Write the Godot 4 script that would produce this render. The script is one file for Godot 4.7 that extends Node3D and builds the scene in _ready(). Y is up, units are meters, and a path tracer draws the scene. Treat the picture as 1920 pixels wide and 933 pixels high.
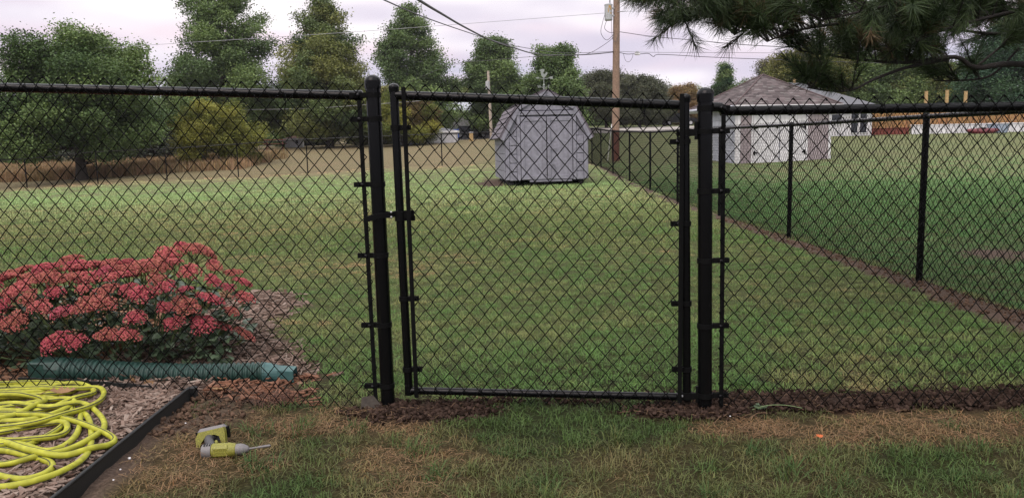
extends Node3D
# A back yard seen through a black chain link gate at dusk. y is up, the camera looks along -z; d below is the distance along -z.

var rng := RandomNumberGenerator.new()
var used := {}
var na := FastNoiseLite.new()
var nb := FastNoiseLite.new()
var nc := FastNoiseLite.new()
var M := {}


# ---------------------------------------------------------------- mesh builder
class MB:
	var v := PackedVector3Array()
	var n := PackedVector3Array()
	var c := PackedColorArray()
	var ix := PackedInt32Array()
	var col := Color(1, 1, 1)

	func face(a: int, b: int, d: int) -> void:
		var up := n[a] + n[b] + n[d]
		if (v[b] - v[a]).cross(v[d] - v[a]).dot(up) > 0.0:
			ix.append(a); ix.append(d); ix.append(b)
		else:
			ix.append(a); ix.append(b); ix.append(d)

	func put(p: Vector3, q: Vector3) -> int:
		v.append(p); n.append(q); c.append(col)
		return v.size() - 1

	func tri(a: Vector3, b: Vector3, d: Vector3, out := Vector3.ZERO) -> void:
		var q := (b - a).cross(d - a).normalized()
		if out != Vector3.ZERO and q.dot(out) < 0.0:
			q = -q
		face(put(a, q), put(b, q), put(d, q))

	func quad(a: Vector3, b: Vector3, d: Vector3, e: Vector3, out := Vector3.ZERO) -> void:
		var q := (b - a).cross(d - a)
		if q.length_squared() < 1e-16:
			q = (d - a).cross(e - a)
		q = q.normalized()
		if out != Vector3.ZERO and q.dot(out) < 0.0:
			q = -q
		var i := put(a, q); put(b, q); put(d, q); put(e, q)
		face(i, i + 1, i + 2); face(i, i + 2, i + 3)

	# a box with chamfered edges; xf places its centre
	func box(xf: Transform3D, size: Vector3, bevel := 0.0) -> void:
		var h := size * 0.5
		var b := minf(bevel, minf(h.x, minf(h.y, h.z)) * 0.9)
		var o := xf.origin
		for axis in 3:
			for s in [-1.0, 1.0]:
				var pts := []
				for k in [[-1, -1], [1, -1], [1, 1], [-1, 1]]:
					var p := Vector3.ZERO
					p[axis] = s * h[axis]
					p[(axis + 1) % 3] = k[0] * (h[(axis + 1) % 3] - b)
					p[(axis + 2) % 3] = k[1] * (h[(axis + 2) % 3] - b)
					pts.append(xf * p)
				quad(pts[0], pts[1], pts[2], pts[3], (pts[0] + pts[2]) * 0.5 - o)
		if b <= 0.0:
			return
		for axis in 3:
			var u := (axis + 1) % 3
			var w := (axis + 2) % 3
			for s in [-1.0, 1.0]:
				for t in [-1.0, 1.0]:
					var p := Vector3.ZERO
					var q := Vector3.ZERO
					p[u] = s * h[u]; p[w] = t * (h[w] - b)
					q[u] = s * (h[u] - b); q[w] = t * h[w]
					var e := Vector3.ZERO
					e[axis] = h[axis] - b
					quad(xf * (p - e), xf * (p + e), xf * (q + e), xf * (q - e), xf * ((p + q) * 0.5) - o)
		for s in [-1.0, 1.0]:
			for t in [-1.0, 1.0]:
				for r in [-1.0, 1.0]:
					var k := Vector3(s, t, r)
					var i := h - Vector3(b, b, b)
					tri(xf * (k * Vector3(h.x, i.y, i.z)), xf * (k * Vector3(i.x, h.y, i.z)), xf * (k * Vector3(i.x, i.y, h.z)), xf.basis * k)

	func tube(pts: Array, radii, sides := 8, capped := true) -> void:
		var last := pts.size() - 1
		var t: Vector3 = (pts[1] - pts[0]).normalized()
		var side := t.cross(Vector3.UP if absf(t.y) < 0.9 else Vector3.RIGHT).normalized()
		var start := v.size()
		for i in pts.size():
			var ahead: Vector3 = pts[mini(i + 1, last)] - pts[maxi(i - 1, 0)]
			if ahead.length_squared() > 1e-14:
				t = ahead.normalized()
			side = (side - t * side.dot(t)).normalized()
			var other := t.cross(side)
			var r: float = radii if radii is float else radii[i]
			var grow := 0.0
			if not radii is float:
				grow = clampf((radii[mini(i + 1, last)] - radii[maxi(i - 1, 0)]) / maxf(1e-5, ahead.length()), -1.5, 1.5)
			for k in sides:
				var a := TAU * k / sides
				var q := side * cos(a) + other * sin(a)
				put(pts[i] + q * r, (q - t * grow).normalized())
		for i in last:
			for k in sides:
				var a := start + i * sides + k
				var b := start + i * sides + (k + 1) % sides
				face(a, b, b + sides); face(a, b + sides, a + sides)
		if capped:
			for e in [0, last]:
				var q: Vector3 = (pts[0] - pts[1] if e == 0 else pts[last] - pts[last - 1]).normalized()
				var m := put(pts[e], q)
				var f := v.size()
				for k in sides:
					put(v[start + e * sides + k], q)
				for k in sides:
					face(m, f + k, f + (k + 1) % sides)

	func lathe(profile: Array, sides: int, xf := Transform3D()) -> void:   # profile of Vector2(radius, height), smooth within a run
		for j in profile.size() - 1:
			var a: Vector2 = profile[j]
			var b: Vector2 = profile[j + 1]
			var slope := Vector2(b.y - a.y, a.x - b.x).normalized()
			var start := v.size()
			for k in sides:
				var ang := TAU * k / sides
				var q := xf.basis * Vector3(slope.x * cos(ang), slope.y, slope.x * sin(ang))
				put(xf * Vector3(a.x * cos(ang), a.y, a.x * sin(ang)), q)
				put(xf * Vector3(b.x * cos(ang), b.y, b.x * sin(ang)), q)
			for k in sides:
				var i := start + 2 * k
				var m := start + 2 * ((k + 1) % sides)
				face(i, i + 1, m + 1); face(i, m + 1, m)

	func prism(poly: PackedVector2Array, depth: float, xf := Transform3D()) -> void:   # the outline in xy, its thickness along z, centred
		var idx := Geometry2D.triangulate_polygon(poly)
		for s in [-0.5, 0.5]:
			var z: float = s * depth
			for k in range(0, idx.size(), 3):
				tri(xf * Vector3(poly[idx[k]].x, poly[idx[k]].y, z), xf * Vector3(poly[idx[k + 1]].x, poly[idx[k + 1]].y, z), xf * Vector3(poly[idx[k + 2]].x, poly[idx[k + 2]].y, z), xf.basis.z * s)
		var turn := 1.0 if not Geometry2D.is_polygon_clockwise(poly) else -1.0
		for k in poly.size():
			var a := poly[k]
			var b := poly[(k + 1) % poly.size()]
			var out := Vector3(b.y - a.y, a.x - b.x, 0) * turn
			quad(xf * Vector3(a.x, a.y, -depth / 2), xf * Vector3(b.x, b.y, -depth / 2), xf * Vector3(b.x, b.y, depth / 2), xf * Vector3(a.x, a.y, depth / 2), xf.basis * out)

	func blob(at: Vector3, r: Vector3, rough: float, g: RandomNumberGenerator, rings := 5, sides := 7) -> void:
		var start := v.size()
		for i in rings + 1:
			for k in sides:
				var lat := PI * i / rings - PI / 2
				var lon := TAU * k / sides
				var q := Vector3(cos(lat) * cos(lon), sin(lat), cos(lat) * sin(lon))
				var s := 1.0 + rough * g.randf_range(-1, 1) * cos(lat)
				put(at + q * r * s, (q / r).normalized())
		for i in rings:
			for k in sides:
				var a := start + i * sides + k
				var b := start + i * sides + (k + 1) % sides
				face(a, b, b + sides); face(a, b + sides, a + sides)

	func mesh() -> ArrayMesh:
		var a := []
		a.resize(Mesh.ARRAY_MAX)
		a[Mesh.ARRAY_VERTEX] = v
		a[Mesh.ARRAY_NORMAL] = n
		a[Mesh.ARRAY_COLOR] = c
		a[Mesh.ARRAY_INDEX] = ix
		var m := ArrayMesh.new()
		m.add_surface_from_arrays(Mesh.PRIMITIVE_TRIANGLES, a)
		return m


# ---------------------------------------------------------------- scene helpers
func numbered(parent: Node, called: String) -> String:
	var key := [parent.get_instance_id(), called]
	var k: int = used.get(key, 0)
	used[key] = k + 1
	return called if k == 0 else "%s_%03d" % [called, k]


func tag(o: Node, label: String, category: String, group := "", kind := "") -> Node:
	if label: o.set_meta("label", label)
	if category: o.set_meta("category", category)
	if group: o.set_meta("group", group)
	if kind: o.set_meta("kind", kind)
	return o


func thing(called: String, label: String, category: String, at := Vector3.ZERO, turn := 0.0, group := "") -> Node3D:
	var o := Node3D.new()
	o.name = numbered(self, called)
	add_child(o, true)
	o.position = at
	o.rotation.y = turn
	tag(o, label, category, group)
	return o


func part(called: String, mesh: Mesh, m: Material, parent: Node = self, xf := Transform3D()) -> MeshInstance3D:
	var o := MeshInstance3D.new()
	o.name = numbered(parent, called)
	o.mesh = mesh
	o.material_override = m
	o.transform = xf
	parent.add_child(o, true)
	return o


func scatter(called: String, mesh: Mesh, m: Material, places: Array, tints: Array, parent: Node = self, label := "", category := "") -> MultiMeshInstance3D:
	var mm := MultiMesh.new()
	mm.transform_format = MultiMesh.TRANSFORM_3D
	mm.use_colors = not tints.is_empty()
	mm.mesh = mesh
	mm.instance_count = places.size()
	for i in places.size():
		mm.set_instance_transform(i, places[i])
		if mm.use_colors:
			mm.set_instance_color(i, tints[i])
	var o := MultiMeshInstance3D.new()
	o.name = numbered(parent, called)
	o.multimesh = mm
	o.material_override = m
	parent.add_child(o, true)
	tag(o, label, category, "", "stuff")
	return o


func noise_tex(freq: float, low: float, high: float, octaves := 4, kind := FastNoiseLite.TYPE_SIMPLEX_SMOOTH, side := 256) -> NoiseTexture2D:
	var f := FastNoiseLite.new()
	f.noise_type = kind
	f.frequency = freq
	f.fractal_octaves = octaves
	f.seed = 7
	var t := NoiseTexture2D.new()
	t.width = side; t.height = side
	t.seamless = true
	t.noise = f
	var g := Gradient.new()
	g.set_color(0, Color(low, low, low)); g.set_color(1, Color(high, high, high))
	t.color_ramp = g
	return t


func mat(called: String, c: Color, rough := 0.8, tex: Texture2D = null, scale := 1.0, bump := 0.0, vertex := false, spec := 0.5) -> StandardMaterial3D:
	var m := StandardMaterial3D.new()
	m.resource_name = called
	m.albedo_color = c.linear_to_srgb()
	m.roughness = rough
	m.metallic_specular = spec
	m.vertex_color_use_as_albedo = vertex
	if tex:
		m.albedo_texture = tex
		m.uv1_triplanar = true
		m.uv1_world_triplanar = true
		m.uv1_scale = Vector3.ONE * scale
		if bump > 0.0:
			m.heightmap_enabled = true
			m.heightmap_texture = tex
			m.heightmap_scale = bump
	M[called] = m
	return m


func xf(at: Vector3, basis := Basis()) -> Transform3D:
	return Transform3D(basis, at)


func along(dir: Vector3, roll := 0.0) -> Basis:     # y axis along dir
	var y := dir.normalized()
	var x := y.cross(Vector3.FORWARD if absf(y.z) < 0.9 else Vector3.RIGHT).normalized()
	return Basis(x, y, x.cross(y)) * Basis(Vector3.UP, roll)


func rr(a: float, b: float) -> float:
	return rng.randf_range(a, b)


func smooth(path: Array, per: int) -> Array:
	var out := []
	for i in path.size() - 1:
		var p0 = path[maxi(i - 1, 0)]
		var p1 = path[i]
		var p2 = path[i + 1]
		var p3 = path[mini(i + 2, path.size() - 1)]
		for k in per:
			var t := float(k) / per
			out.append(0.5 * (2.0 * p1 + (p2 - p0) * t + (2.0 * p0 - 5.0 * p1 + 4.0 * p2 - p3) * t * t + (3.0 * p1 - p0 - 3.0 * p2 + p3) * t * t * t))
	out.append(path[path.size() - 1])
	return out


# ---------------------------------------------------------------- the lie of the land
const ROWS := [0.0, 16.0, 22.0, 28.0, 33.0, 45.0, 60.0, 75.0, 95.0, 160.0]
const COLS := [-60.0, -24.0, -12.0, -3.0, 3.3, 9.5, 20.0, 40.0]
const LAND := [
	[0.0, 0.0, 0.0, 0.0, 0.0, 0.0, 0.0, 0.0],
	[0.0, 0.0, 0.0, 0.0, 0.0, 0.0, 0.0, 0.0],
	[-0.3, -0.2, 0.0, 0.12, 0.13, 0.0, 0.0, 0.0],
	[-0.35, -0.25, 0.05, 0.27, 0.34, 0.12, 0.15, 0.15],
	[-0.35, -0.22, 0.1, 0.41, 0.4, 0.22, 0.35, 0.35],
	[0.1, 0.3, 0.75, 0.95, 0.95, 0.85, 1.15, 1.15],
	[0.9, 1.25, 1.4, 1.55, 1.7, 1.65, 1.8, 1.9],
	[1.4, 1.6, 1.65, 1.8, 2.5, 2.55, 2.5, 2.5],
	[1.8, 1.9, 2.0, 2.3, 3.3, 3.3, 3.2, 3.2],
	[3.5, 3.5, 3.6, 3.8, 4.2, 4.2, 4.2, 4.2]]


func land(x: float, d: float) -> float:
	var i := 0
	while i < ROWS.size() - 2 and d > ROWS[i + 1]: i += 1
	var j := 0
	while j < COLS.size() - 2 and x > COLS[j + 1]: j += 1
	var s := clampf((d - ROWS[i]) / (ROWS[i + 1] - ROWS[i]), 0, 1)
	var t := clampf((x - COLS[j]) / (COLS[j + 1] - COLS[j]), 0, 1)
	t = t * t * (3.0 - 2.0 * t)
	var h: float = lerpf(lerpf(LAND[i][j], LAND[i][j + 1], t), lerpf(LAND[i + 1][j], LAND[i + 1][j + 1], t), s)
	h += 0.05 * smoothstep(-0.75, -1.5, x) * (1.0 - smoothstep(4.5, 9.0, d))
	h += 0.045 * smoothstep(-1.49, -1.53, x) * (1.0 - smoothstep(3.52, 3.62, d)) + 0.03 * smoothstep(-1.3, -1.9, x) * smoothstep(3.52, 3.62, d) * (1.0 - smoothstep(4.5, 9.0, d))
	return h


func on(x: float, d: float, up := 0.0) -> Vector3:
	return Vector3(x, land(x, d) + up, -d)


func spot(x: float, d: float, cx: float, cd: float, rx: float, rd: float) -> float:
	return clampf(1.25 - 1.25 * (pow((x - cx) / rx, 2) + pow((d - cd) / rd, 2)), 0.0, 1.0)


# r how much grass grows, g how dry it is, b bare soil, a bark mulch
func zone(x: float, d: float) -> Color:
	var a := na.get_noise_2d(x, d)
	var b := nb.get_noise_2d(x, d)
	var wob := 0.05 * b
	var far := smoothstep(6.0, 14.0, d)
	var dry := 0.42 + (0.4 - 0.2 * far) * a + (0.36 - 0.26 * far) * b
	dry += 0.05 * (1.0 - smoothstep(3.3, 3.6, d)) - 0.08 * smoothstep(3.6, 4.2, d) * (1.0 - far)
	dry += 0.18 * spot(x, d, -0.35, 3.05, 0.6, 0.3)
	var soil := 0.0
	var mulch := 0.0
	if d < 9.0:
		dry -= 0.6 * spot(x, d, 0.22, 3.25, 0.6, 0.4)
		dry -= 0.35 * spot(x, d, 0.62, 4.2, 0.45, 0.9) + 0.3 * spot(x, d, 1.15, 4.3, 0.35, 0.9)
		dry += 0.45 * spot(x, d, 1.6, 3.12, 1.0, 0.22) + 0.5 * spot(x, d, 0.95, 3.14, 0.25, 0.14)
		dry += 0.6 * spot(x, d, -1.2, 2.9, 0.42, 0.62)
		dry += 0.9 * spot(x, d, -0.85, 3.33, 0.5, 0.2) + 0.25 * spot(x, d, -0.3, 2.7, 0.5, 0.4)
		dry -= 0.4 * spot(x, d, 1.5, 2.75, 0.3, 0.2) + 0.5 * spot(x, d, -0.85, 2.62, 0.25, 0.2) + 0.25 * spot(x, d, 0.0, 5.6, 1.2, 0.4)
		dry += 0.2 * spot(x, d, -2.0, 8.0, 2.5, 1.6)
	if x > 3.5:
		dry -= 0.3
	else:
		dry += 0.15 * smoothstep(8.0, 11.0, d) * (1.0 - smoothstep(13.0, 17.0, d)) * smoothstep(0.5, -2.5, x)
		dry -= 0.28 * smoothstep(17.0, 21.0, d) * (1.0 - smoothstep(27.0, 31.0, d))
		dry += 0.38 * smoothstep(29.0, 34.0, d) * smoothstep(1.0, -3.0, x)
	# soil dug up along the new fence and beside the side fence
	if d > 3.0 and d < 4.0:
		soil = maxf(soil, smoothstep(0.72, 0.95, x) * smoothstep(0.13, 0.08, absf(d - 3.46 + 0.02 * x + wob)))
		soil = maxf(soil, spot(x, d, -0.42, 3.44, 0.42, 0.17))
		soil = maxf(soil, spot(x, d, 0.82, 3.38, 0.4, 0.15))
		soil = maxf(soil, 0.35 * smoothstep(0.08, 0.03, absf(d - 3.56 + wob)) * smoothstep(-0.6, -0.4, x))
		soil = maxf(soil, 0.7 * spot(x, d, -1.36, 3.34, 0.2, 0.26))
	if x < -1.36 and x > -1.5 and d < 3.6:
		soil = maxf(soil, 0.9 * smoothstep(-1.36, -1.43, x + wob))
	if d > 3.9 and d < 34.0:
		var w := 0.15 + 0.12 * (1.0 - smoothstep(4.5, 7.0, d))
		soil = maxf(soil, 0.9 * smoothstep(w, w * 0.5, absf(x - 3.27 + wob)))
	soil = maxf(soil, 0.8 * spot(x, d, 4.9, 7.8, 0.5, 0.5))
	soil = maxf(soil, spot(x, d, -0.5, 22.5, 0.55, 2.0))
	# mulch: the bed in front and the one round the flowering plant
	if x < -1.5 and x > -3.7 and d < 3.62 and d > 1.2:
		mulch = 1.0
	if d > 3.52 and d < 6.6:
		var edge := -1.08 - maxf(0.0, d - 3.9) * 0.32 + 0.25 * na.get_noise_2d(d * 3.0, 7.0)
		mulch = maxf(mulch, smoothstep(edge + 0.12, edge - 0.1, x + wob) * (1.0 - smoothstep(6.0, 6.5, d)))
	if d > 3.52:
		mulch *= smoothstep(-3.9, -3.6, x + wob)
	var grow := clampf(1.0 - soil * 1.1 - mulch * 1.2, 0.0, 1.0)
	return Color(grow, clampf(dry, 0.0, 1.0), soil, mulch)


func _ready() -> void:
	rng.seed = 11
	na.seed = 3; na.frequency = 0.35; na.fractal_octaves = 3
	nb.seed = 5; nb.frequency = 1.6; nb.fractal_octaves = 3
	nc.seed = 9; nc.frequency = 0.5
	camera_and_light()
	materials()
	ground()
	far_fences()
	shed()
	garage()
	far_buildings()
	poles_and_lines()
	trees()
	near_fence()
	grass()
	pine()
	mulch_and_soil()
	flowers()
	bed_things()
	drill()
	small_things()


# ---------------------------------------------------------------- camera, sky, light
func camera_and_light() -> void:
	var cam := Camera3D.new()
	cam.name = "camera"
	cam.fov = 35.21
	cam.near = 0.05
	cam.far = 2000.0
	add_child(cam)
	var pitch := 0.13155
	var roll := -0.022
	var fwd := Vector3(0, -sin(pitch), -cos(pitch))
	var right := Vector3.RIGHT
	var up := right.cross(fwd)
	cam.transform = Transform3D(Basis(right * cos(roll) + up * sin(roll), up * cos(roll) - right * sin(roll), -fwd), Vector3(0, 1.2, 0))

	var env := Environment.new()
	env.background_mode = Environment.BG_SKY
	env.tonemap_mode = Environment.TONE_MAPPER_LINEAR
	env.tonemap_exposure = 1.46
	env.fog_enabled = true
	env.fog_density = 0.00022
	env.fog_light_color = Color(0.9, 0.88, 0.93)
	env.sdfgi_enabled = true
	env.ssao_enabled = true
	env.ssil_enabled = true
	var sky := Sky.new()
	var pan := PanoramaSkyMaterial.new()
	pan.panorama = sky_picture()
	sky.sky_material = pan
	env.sky = sky
	var we := WorldEnvironment.new()
	we.name = "environment"
	we.environment = env
	add_child(we)

	var sun := DirectionalLight3D.new()
	sun.name = "dusk_sun"
	sun.light_energy = 0.5
	sun.light_color = Color(1.0, 0.93, 0.9)
	sun.light_angular_distance = 40.0
	sun.shadow_enabled = true
	sun.sky_mode = DirectionalLight3D.SKY_MODE_LIGHT_ONLY
	sun.rotation_degrees = Vector3(-50, -25, 0)
	add_child(sun)


func sky_picture() -> ImageTexture:
	var w := 1024
	var h := 512
	var im := Image.create(w, h, false, Image.FORMAT_RGBF)
	var f := FastNoiseLite.new()
	f.seed = 21; f.frequency = 1.0; f.fractal_octaves = 5
	for y in h:
		var el := 90.0 - (y + 0.5) / h * 180.0
		for x in w:
			var az := (float(x) / w - 0.5) * TAU
			var low := Vector3(0.335, 0.385, 0.495)
			var mid := Vector3(0.53, 0.485, 0.58)
			var high := Vector3(0.8, 0.76, 0.785)
			var top := Vector3(1.25, 1.24, 1.3)
			var e := maxf(el, 0.0)
			var dir := Vector3(sin(az) * cos(deg_to_rad(e)), sin(deg_to_rad(e)), -cos(az) * cos(deg_to_rad(e)))
			var streak := f.get_noise_3d(dir.x * 2.2, dir.y * 16.0, dir.z * 2.2)
			var wave := e + 8.0 * streak
			var c := low.lerp(mid, smoothstep(1.0, 5.0, wave)).lerp(high, smoothstep(4.5, 10.5, wave)).lerp(top, smoothstep(10.0, 42.0, e))
			var pink := clampf(f.get_noise_3d(dir.x * 3.0 + 5.0, dir.y * 26.0, dir.z * 3.0) * 2.0, 0.0, 1.0) * smoothstep(2.0, 5.0, e) * (1.0 - smoothstep(12.0, 25.0, e))
			c = c.lerp(Vector3(0.66, 0.53, 0.6), pink * 0.8)
			# a few small cumulus low down
			var puff := f.get_noise_3d(dir.x * 9.0, dir.y * 22.0 + 3.0, dir.z * 9.0)
			c = c.lerp(Vector3(0.62, 0.61, 0.68), smoothstep(0.12, 0.38, puff) * smoothstep(1.0, 2.2, e) * (1.0 - smoothstep(3.6, 5.2, e)) * 0.7)
			im.set_pixel(x, y, Color(c.x, c.y, c.z))
	return ImageTexture.create_from_image(im)


func materials() -> void:
	var grain := noise_tex(0.03, 0.7, 1.0)
	var fine := noise_tex(0.12, 0.72, 1.0, 3)
	var soft := noise_tex(0.012, 0.8, 1.0, 3)
	M["grain"] = grain
	mat("black_vinyl", Color(0.004, 0.0042, 0.0046), 0.24, fine, 1.5, 0.0, false, 0.3)
	mat("black_wire", Color(0.004, 0.0042, 0.0042), 0.5, null, 1.0, 0.0, false, 0.1)
	mat("black_dull", Color(0.005, 0.0052, 0.0052), 0.5, null, 1.0, 0.0, false, 0.15)
	mat("bolt_steel", Color(0.45, 0.45, 0.46), 0.35).metallic = 0.9
	mat("ground", Color(1, 1, 1), 0.95, noise_tex(0.09, 0.6, 1.0, 4), 2.2, 1.2, true, 0.2)
	mat("concrete", Color(0.42, 0.39, 0.36), 0.9, grain, 0.4)
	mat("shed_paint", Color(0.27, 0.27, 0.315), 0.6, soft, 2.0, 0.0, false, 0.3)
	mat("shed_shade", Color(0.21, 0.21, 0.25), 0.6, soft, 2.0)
	mat("shed_roof", Color(0.16, 0.14, 0.165), 0.85, fine, 2.0)
	mat("dark_gap", Color(0.012, 0.012, 0.013), 0.9)
	mat("white_trim", Color(0.8, 0.8, 0.82), 0.5, soft, 1.0)
	mat("door_white", Color(0.8, 0.8, 0.82), 0.55, soft, 1.0)
	mat("garage_board", Color(0.42, 0.36, 0.375), 0.7, fine, 1.5)
	mat("garage_side", Color(0.48, 0.5, 0.57), 0.7, soft, 1.0)
	mat("garage_eave_shade", Color(0.26, 0.25, 0.26), 0.7)  # grey that stands for the shadow under the eave
	mat("shingle", Color(1, 1, 1), 0.95, fine, 6.0, 0.0, true, 0.2)
	mat("asphalt_roof", Color(0.15, 0.155, 0.17), 0.95, fine, 3.0)
	mat("window_dark", Color(0.02, 0.022, 0.026), 0.15)
	mat("house_white", Color(0.66, 0.66, 0.68), 0.6, soft, 0.5)
	mat("wood_new", Color(0.42, 0.23, 0.085), 0.8, grain, 1.2, 0.0, true)
	mat("wood_post", Color(0.52, 0.36, 0.16), 0.8, grain, 1.2)
	mat("red_mulch", Color(0.2, 0.05, 0.035), 0.9, fine, 1.0)
	mat("pole_pale", Color(0.5, 0.43, 0.35), 0.85, grain, 1.2)
	mat("pole_wood", Color(0.3, 0.2, 0.14), 0.85, grain, 1.2)
	mat("pole_foot", Color(0.2, 0.075, 0.05), 0.85, grain, 1.2)
	mat("galvanised", Color(0.5, 0.52, 0.53), 0.5, grain, 2.0)
	mat("rust", Color(0.42, 0.26, 0.1), 0.9)
	mat("cable", Color(0.07, 0.068, 0.075), 0.7)
	mat("pale_cable", Color(0.3, 0.3, 0.33), 0.7)
	mat("bark", Color(0.1, 0.085, 0.068), 0.95, noise_tex(0.06, 0.5, 1.0, 4), 2.0, 2.0)
	mat("pine_bark", Color(0.045, 0.038, 0.033), 0.95, noise_tex(0.08, 0.5, 1.0, 4), 6.0, 1.0)
	var leaf := mat("leaf", Color(1, 1, 1), 0.6, null, 1.0, 0.0, true, 0.3)
	leaf.backlight_enabled = true
	leaf.backlight = Color(0.5, 0.5, 0.3)
	var blade := mat("blade", Color(1, 1, 1), 0.65, null, 1.0, 0.0, true, 0.25)
	blade.backlight_enabled = true
	blade.backlight = Color(0.3, 0.3, 0.2)
	mat("needle", Color(1, 1, 1), 0.5, null, 1.0, 0.0, true, 0.3)
	mat("floret", Color(1, 1, 1), 0.8, null, 1.0, 0.0, true, 0.2)
	mat("sedum_leaf", Color(0.075, 0.12, 0.06), 0.5, fine, 6.0)
	mat("sedum_stem", Color(0.12, 0.17, 0.07), 0.6)
	mat("chip", Color(1, 1, 1), 0.9, fine, 8.0, 0.0, true, 0.2)
	mat("clod", Color(1, 1, 1), 0.98, fine, 12.0, 0.5, true, 0.1)
	mat("pipe_green", Color(0.014, 0.066, 0.05), 0.5, noise_tex(0.03, 0.55, 1.0, 4), 5.0)
	mat("pipe_end", Color(0.045, 0.13, 0.125), 0.55, soft, 4.0)
	mat("hose_yellow", Color(0.44, 0.45, 0.035), 0.55, noise_tex(0.02, 0.68, 1.0, 5), 4.0, 0.0, false, 0.4)
	mat("hose_stripe", Color(0.03, 0.03, 0.012), 0.55)
	mat("edging", Color(0.0085, 0.01, 0.0095), 0.55, fine, 8.0, 0.3)
	mat("tool_yellow", Color(0.36, 0.35, 0.05), 0.55, noise_tex(0.05, 0.45, 1.0, 4), 14.0)
	mat("tool_grey", Color(0.07, 0.068, 0.075), 0.55, fine, 9.0)
	mat("tool_pale", Color(0.2, 0.19, 0.19), 0.6, fine, 9.0)
	mat("dead_leaf", Color(0.3, 0.17, 0.075), 0.8, fine, 12.0)
	mat("orange_leaf", Color(0.55, 0.13, 0.03), 0.7, fine, 12.0)
	mat("stone", Color(0.06, 0.05, 0.04), 0.95, grain, 6.0, 0.5)
	mat("car_dark", Color(0.015, 0.016, 0.018), 0.25)
	mat("car_silver", Color(0.4, 0.41, 0.42), 0.3)
	mat("blue_bin", Color(0.02, 0.07, 0.3), 0.5)
	mat("pale_blue", Color(0.3, 0.36, 0.46), 0.6)
	mat("maroon", Color(0.12, 0.02, 0.025), 0.5)
	mat("verdigris", Color(0.34, 0.38, 0.35), 0.6, grain, 8.0)


# ---------------------------------------------------------------- ground
func steps(marks: Array) -> Array:      # [from, to, step, ...] growing lists of grid lines
	var out := []
	for m in marks:
		var x: float = m[0]
		while x < m[1] - 1e-4:
			out.append(x)
			x += m[2]
	out.append(marks[marks.size() - 1][1])
	return out


func ground() -> void:
	var xs := steps([[-700.0, -100.0, 100.0], [-100.0, -30.0, 10.0], [-30.0, -8.0, 1.0], [-8.0, -4.0, 0.25], [-4.0, 5.0, 0.06], [5.0, 9.0, 0.25], [9.0, 30.0, 1.0], [30.0, 100.0, 10.0], [100.0, 700.0, 100.0]])
	var ds := steps([[-120.0, -20.0, 20.0], [-20.0, 0.0, 4.0], [0.0, 2.0, 0.5], [2.0, 8.0, 0.06], [8.0, 16.0, 0.2], [16.0, 40.0, 0.6], [40.0, 100.0, 3.0], [100.0, 300.0, 20.0], [300.0, 1500.0, 150.0]])
	var v := PackedVector3Array()
	var c := PackedColorArray()
	var n := PackedVector3Array()
	var ix := PackedInt32Array()
	for d in ds:
		for x in xs:
			var z := zone(x, d)
			var h := land(x, d)
			var b := nb.get_noise_2d(x * 5.0, d * 5.0)
			if d < 12.0:
				h += b * 0.012 + z.b * (0.012 + 0.03 * nb.get_noise_2d(x * 4.0 + 9.0, d * 4.0))
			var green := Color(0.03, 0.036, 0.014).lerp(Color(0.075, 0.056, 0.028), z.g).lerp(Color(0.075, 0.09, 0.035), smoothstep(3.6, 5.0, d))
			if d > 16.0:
				green = green.lerp(Color(0.17, 0.205, 0.09).lerp(Color(0.3, 0.235, 0.14), z.g), smoothstep(16.0, 24.0, d))  # open-sky brightness of the far lawn put into the ground colour
			var k := green
			k = k.lerp(Color(0.045, 0.028, 0.02) if d < 4.2 and x > -1.0 else Color(0.125, 0.09, 0.068), clampf(z.b * 1.2, 0.0, 1.0))
			k = k.lerp(Color(0.11, 0.075, 0.055), z.a)
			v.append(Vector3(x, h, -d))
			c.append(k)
	var w := xs.size()
	n.resize(v.size())
	for j in ds.size():
		for i in w:
			var l := v[j * w + maxi(i - 1, 0)]
			var r := v[j * w + mini(i + 1, w - 1)]
			var f := v[maxi(j - 1, 0) * w + i]
			var b := v[mini(j + 1, ds.size() - 1) * w + i]
			var q := (r - l).cross(b - f).normalized()
			n[j * w + i] = q if q.y > 0 else -q
	for j in ds.size() - 1:
		for i in w - 1:
			var a := j * w + i
			for k in [a, a + w, a + w + 1, a, a + w + 1, a + 1]:
				ix.append(k)
	var arr := []
	arr.resize(Mesh.ARRAY_MAX)
	arr[Mesh.ARRAY_VERTEX] = v
	arr[Mesh.ARRAY_NORMAL] = n
	arr[Mesh.ARRAY_COLOR] = c
	arr[Mesh.ARRAY_INDEX] = ix
	var m := ArrayMesh.new()
	m.add_surface_from_arrays(Mesh.PRIMITIVE_TRIANGLES, arr)
	tag(part("ground", m, M.ground), "lawn ground sloping gently up to the back fence", "", "", "structure")
	# the pale road beyond the yards on the right, laid over the land
	var road := MB.new()
	var px := 5.0
	while px < 60.0:
		for k in 3:
			var d0 := 66.0 + 5.0 * k
			var q := [on(px, d0, 0.03), on(px + 2.5, d0, 0.03), on(px + 2.5, d0 + 5.0, 0.03), on(px, d0 + 5.0, 0.03)]
			road.quad(q[0], q[1], q[2], q[3], Vector3.UP)
		px += 2.5
	tag(part("road", road.mesh(), M.concrete), "pale concrete road beyond the yards", "", "", "structure")
	var path := MB.new()
	var qx := -30.0
	while qx < -1.0:
		path.quad(on(qx, 76.0, 0.03), on(qx + 2.0, 76.0, 0.03), on(qx + 2.0, 79.0, 0.03), on(qx, 79.0, 0.03), Vector3.UP)
		qx += 2.0
	tag(part("path", path.mesh(), M.concrete), "pale path under the park trees", "", "", "structure")


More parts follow.
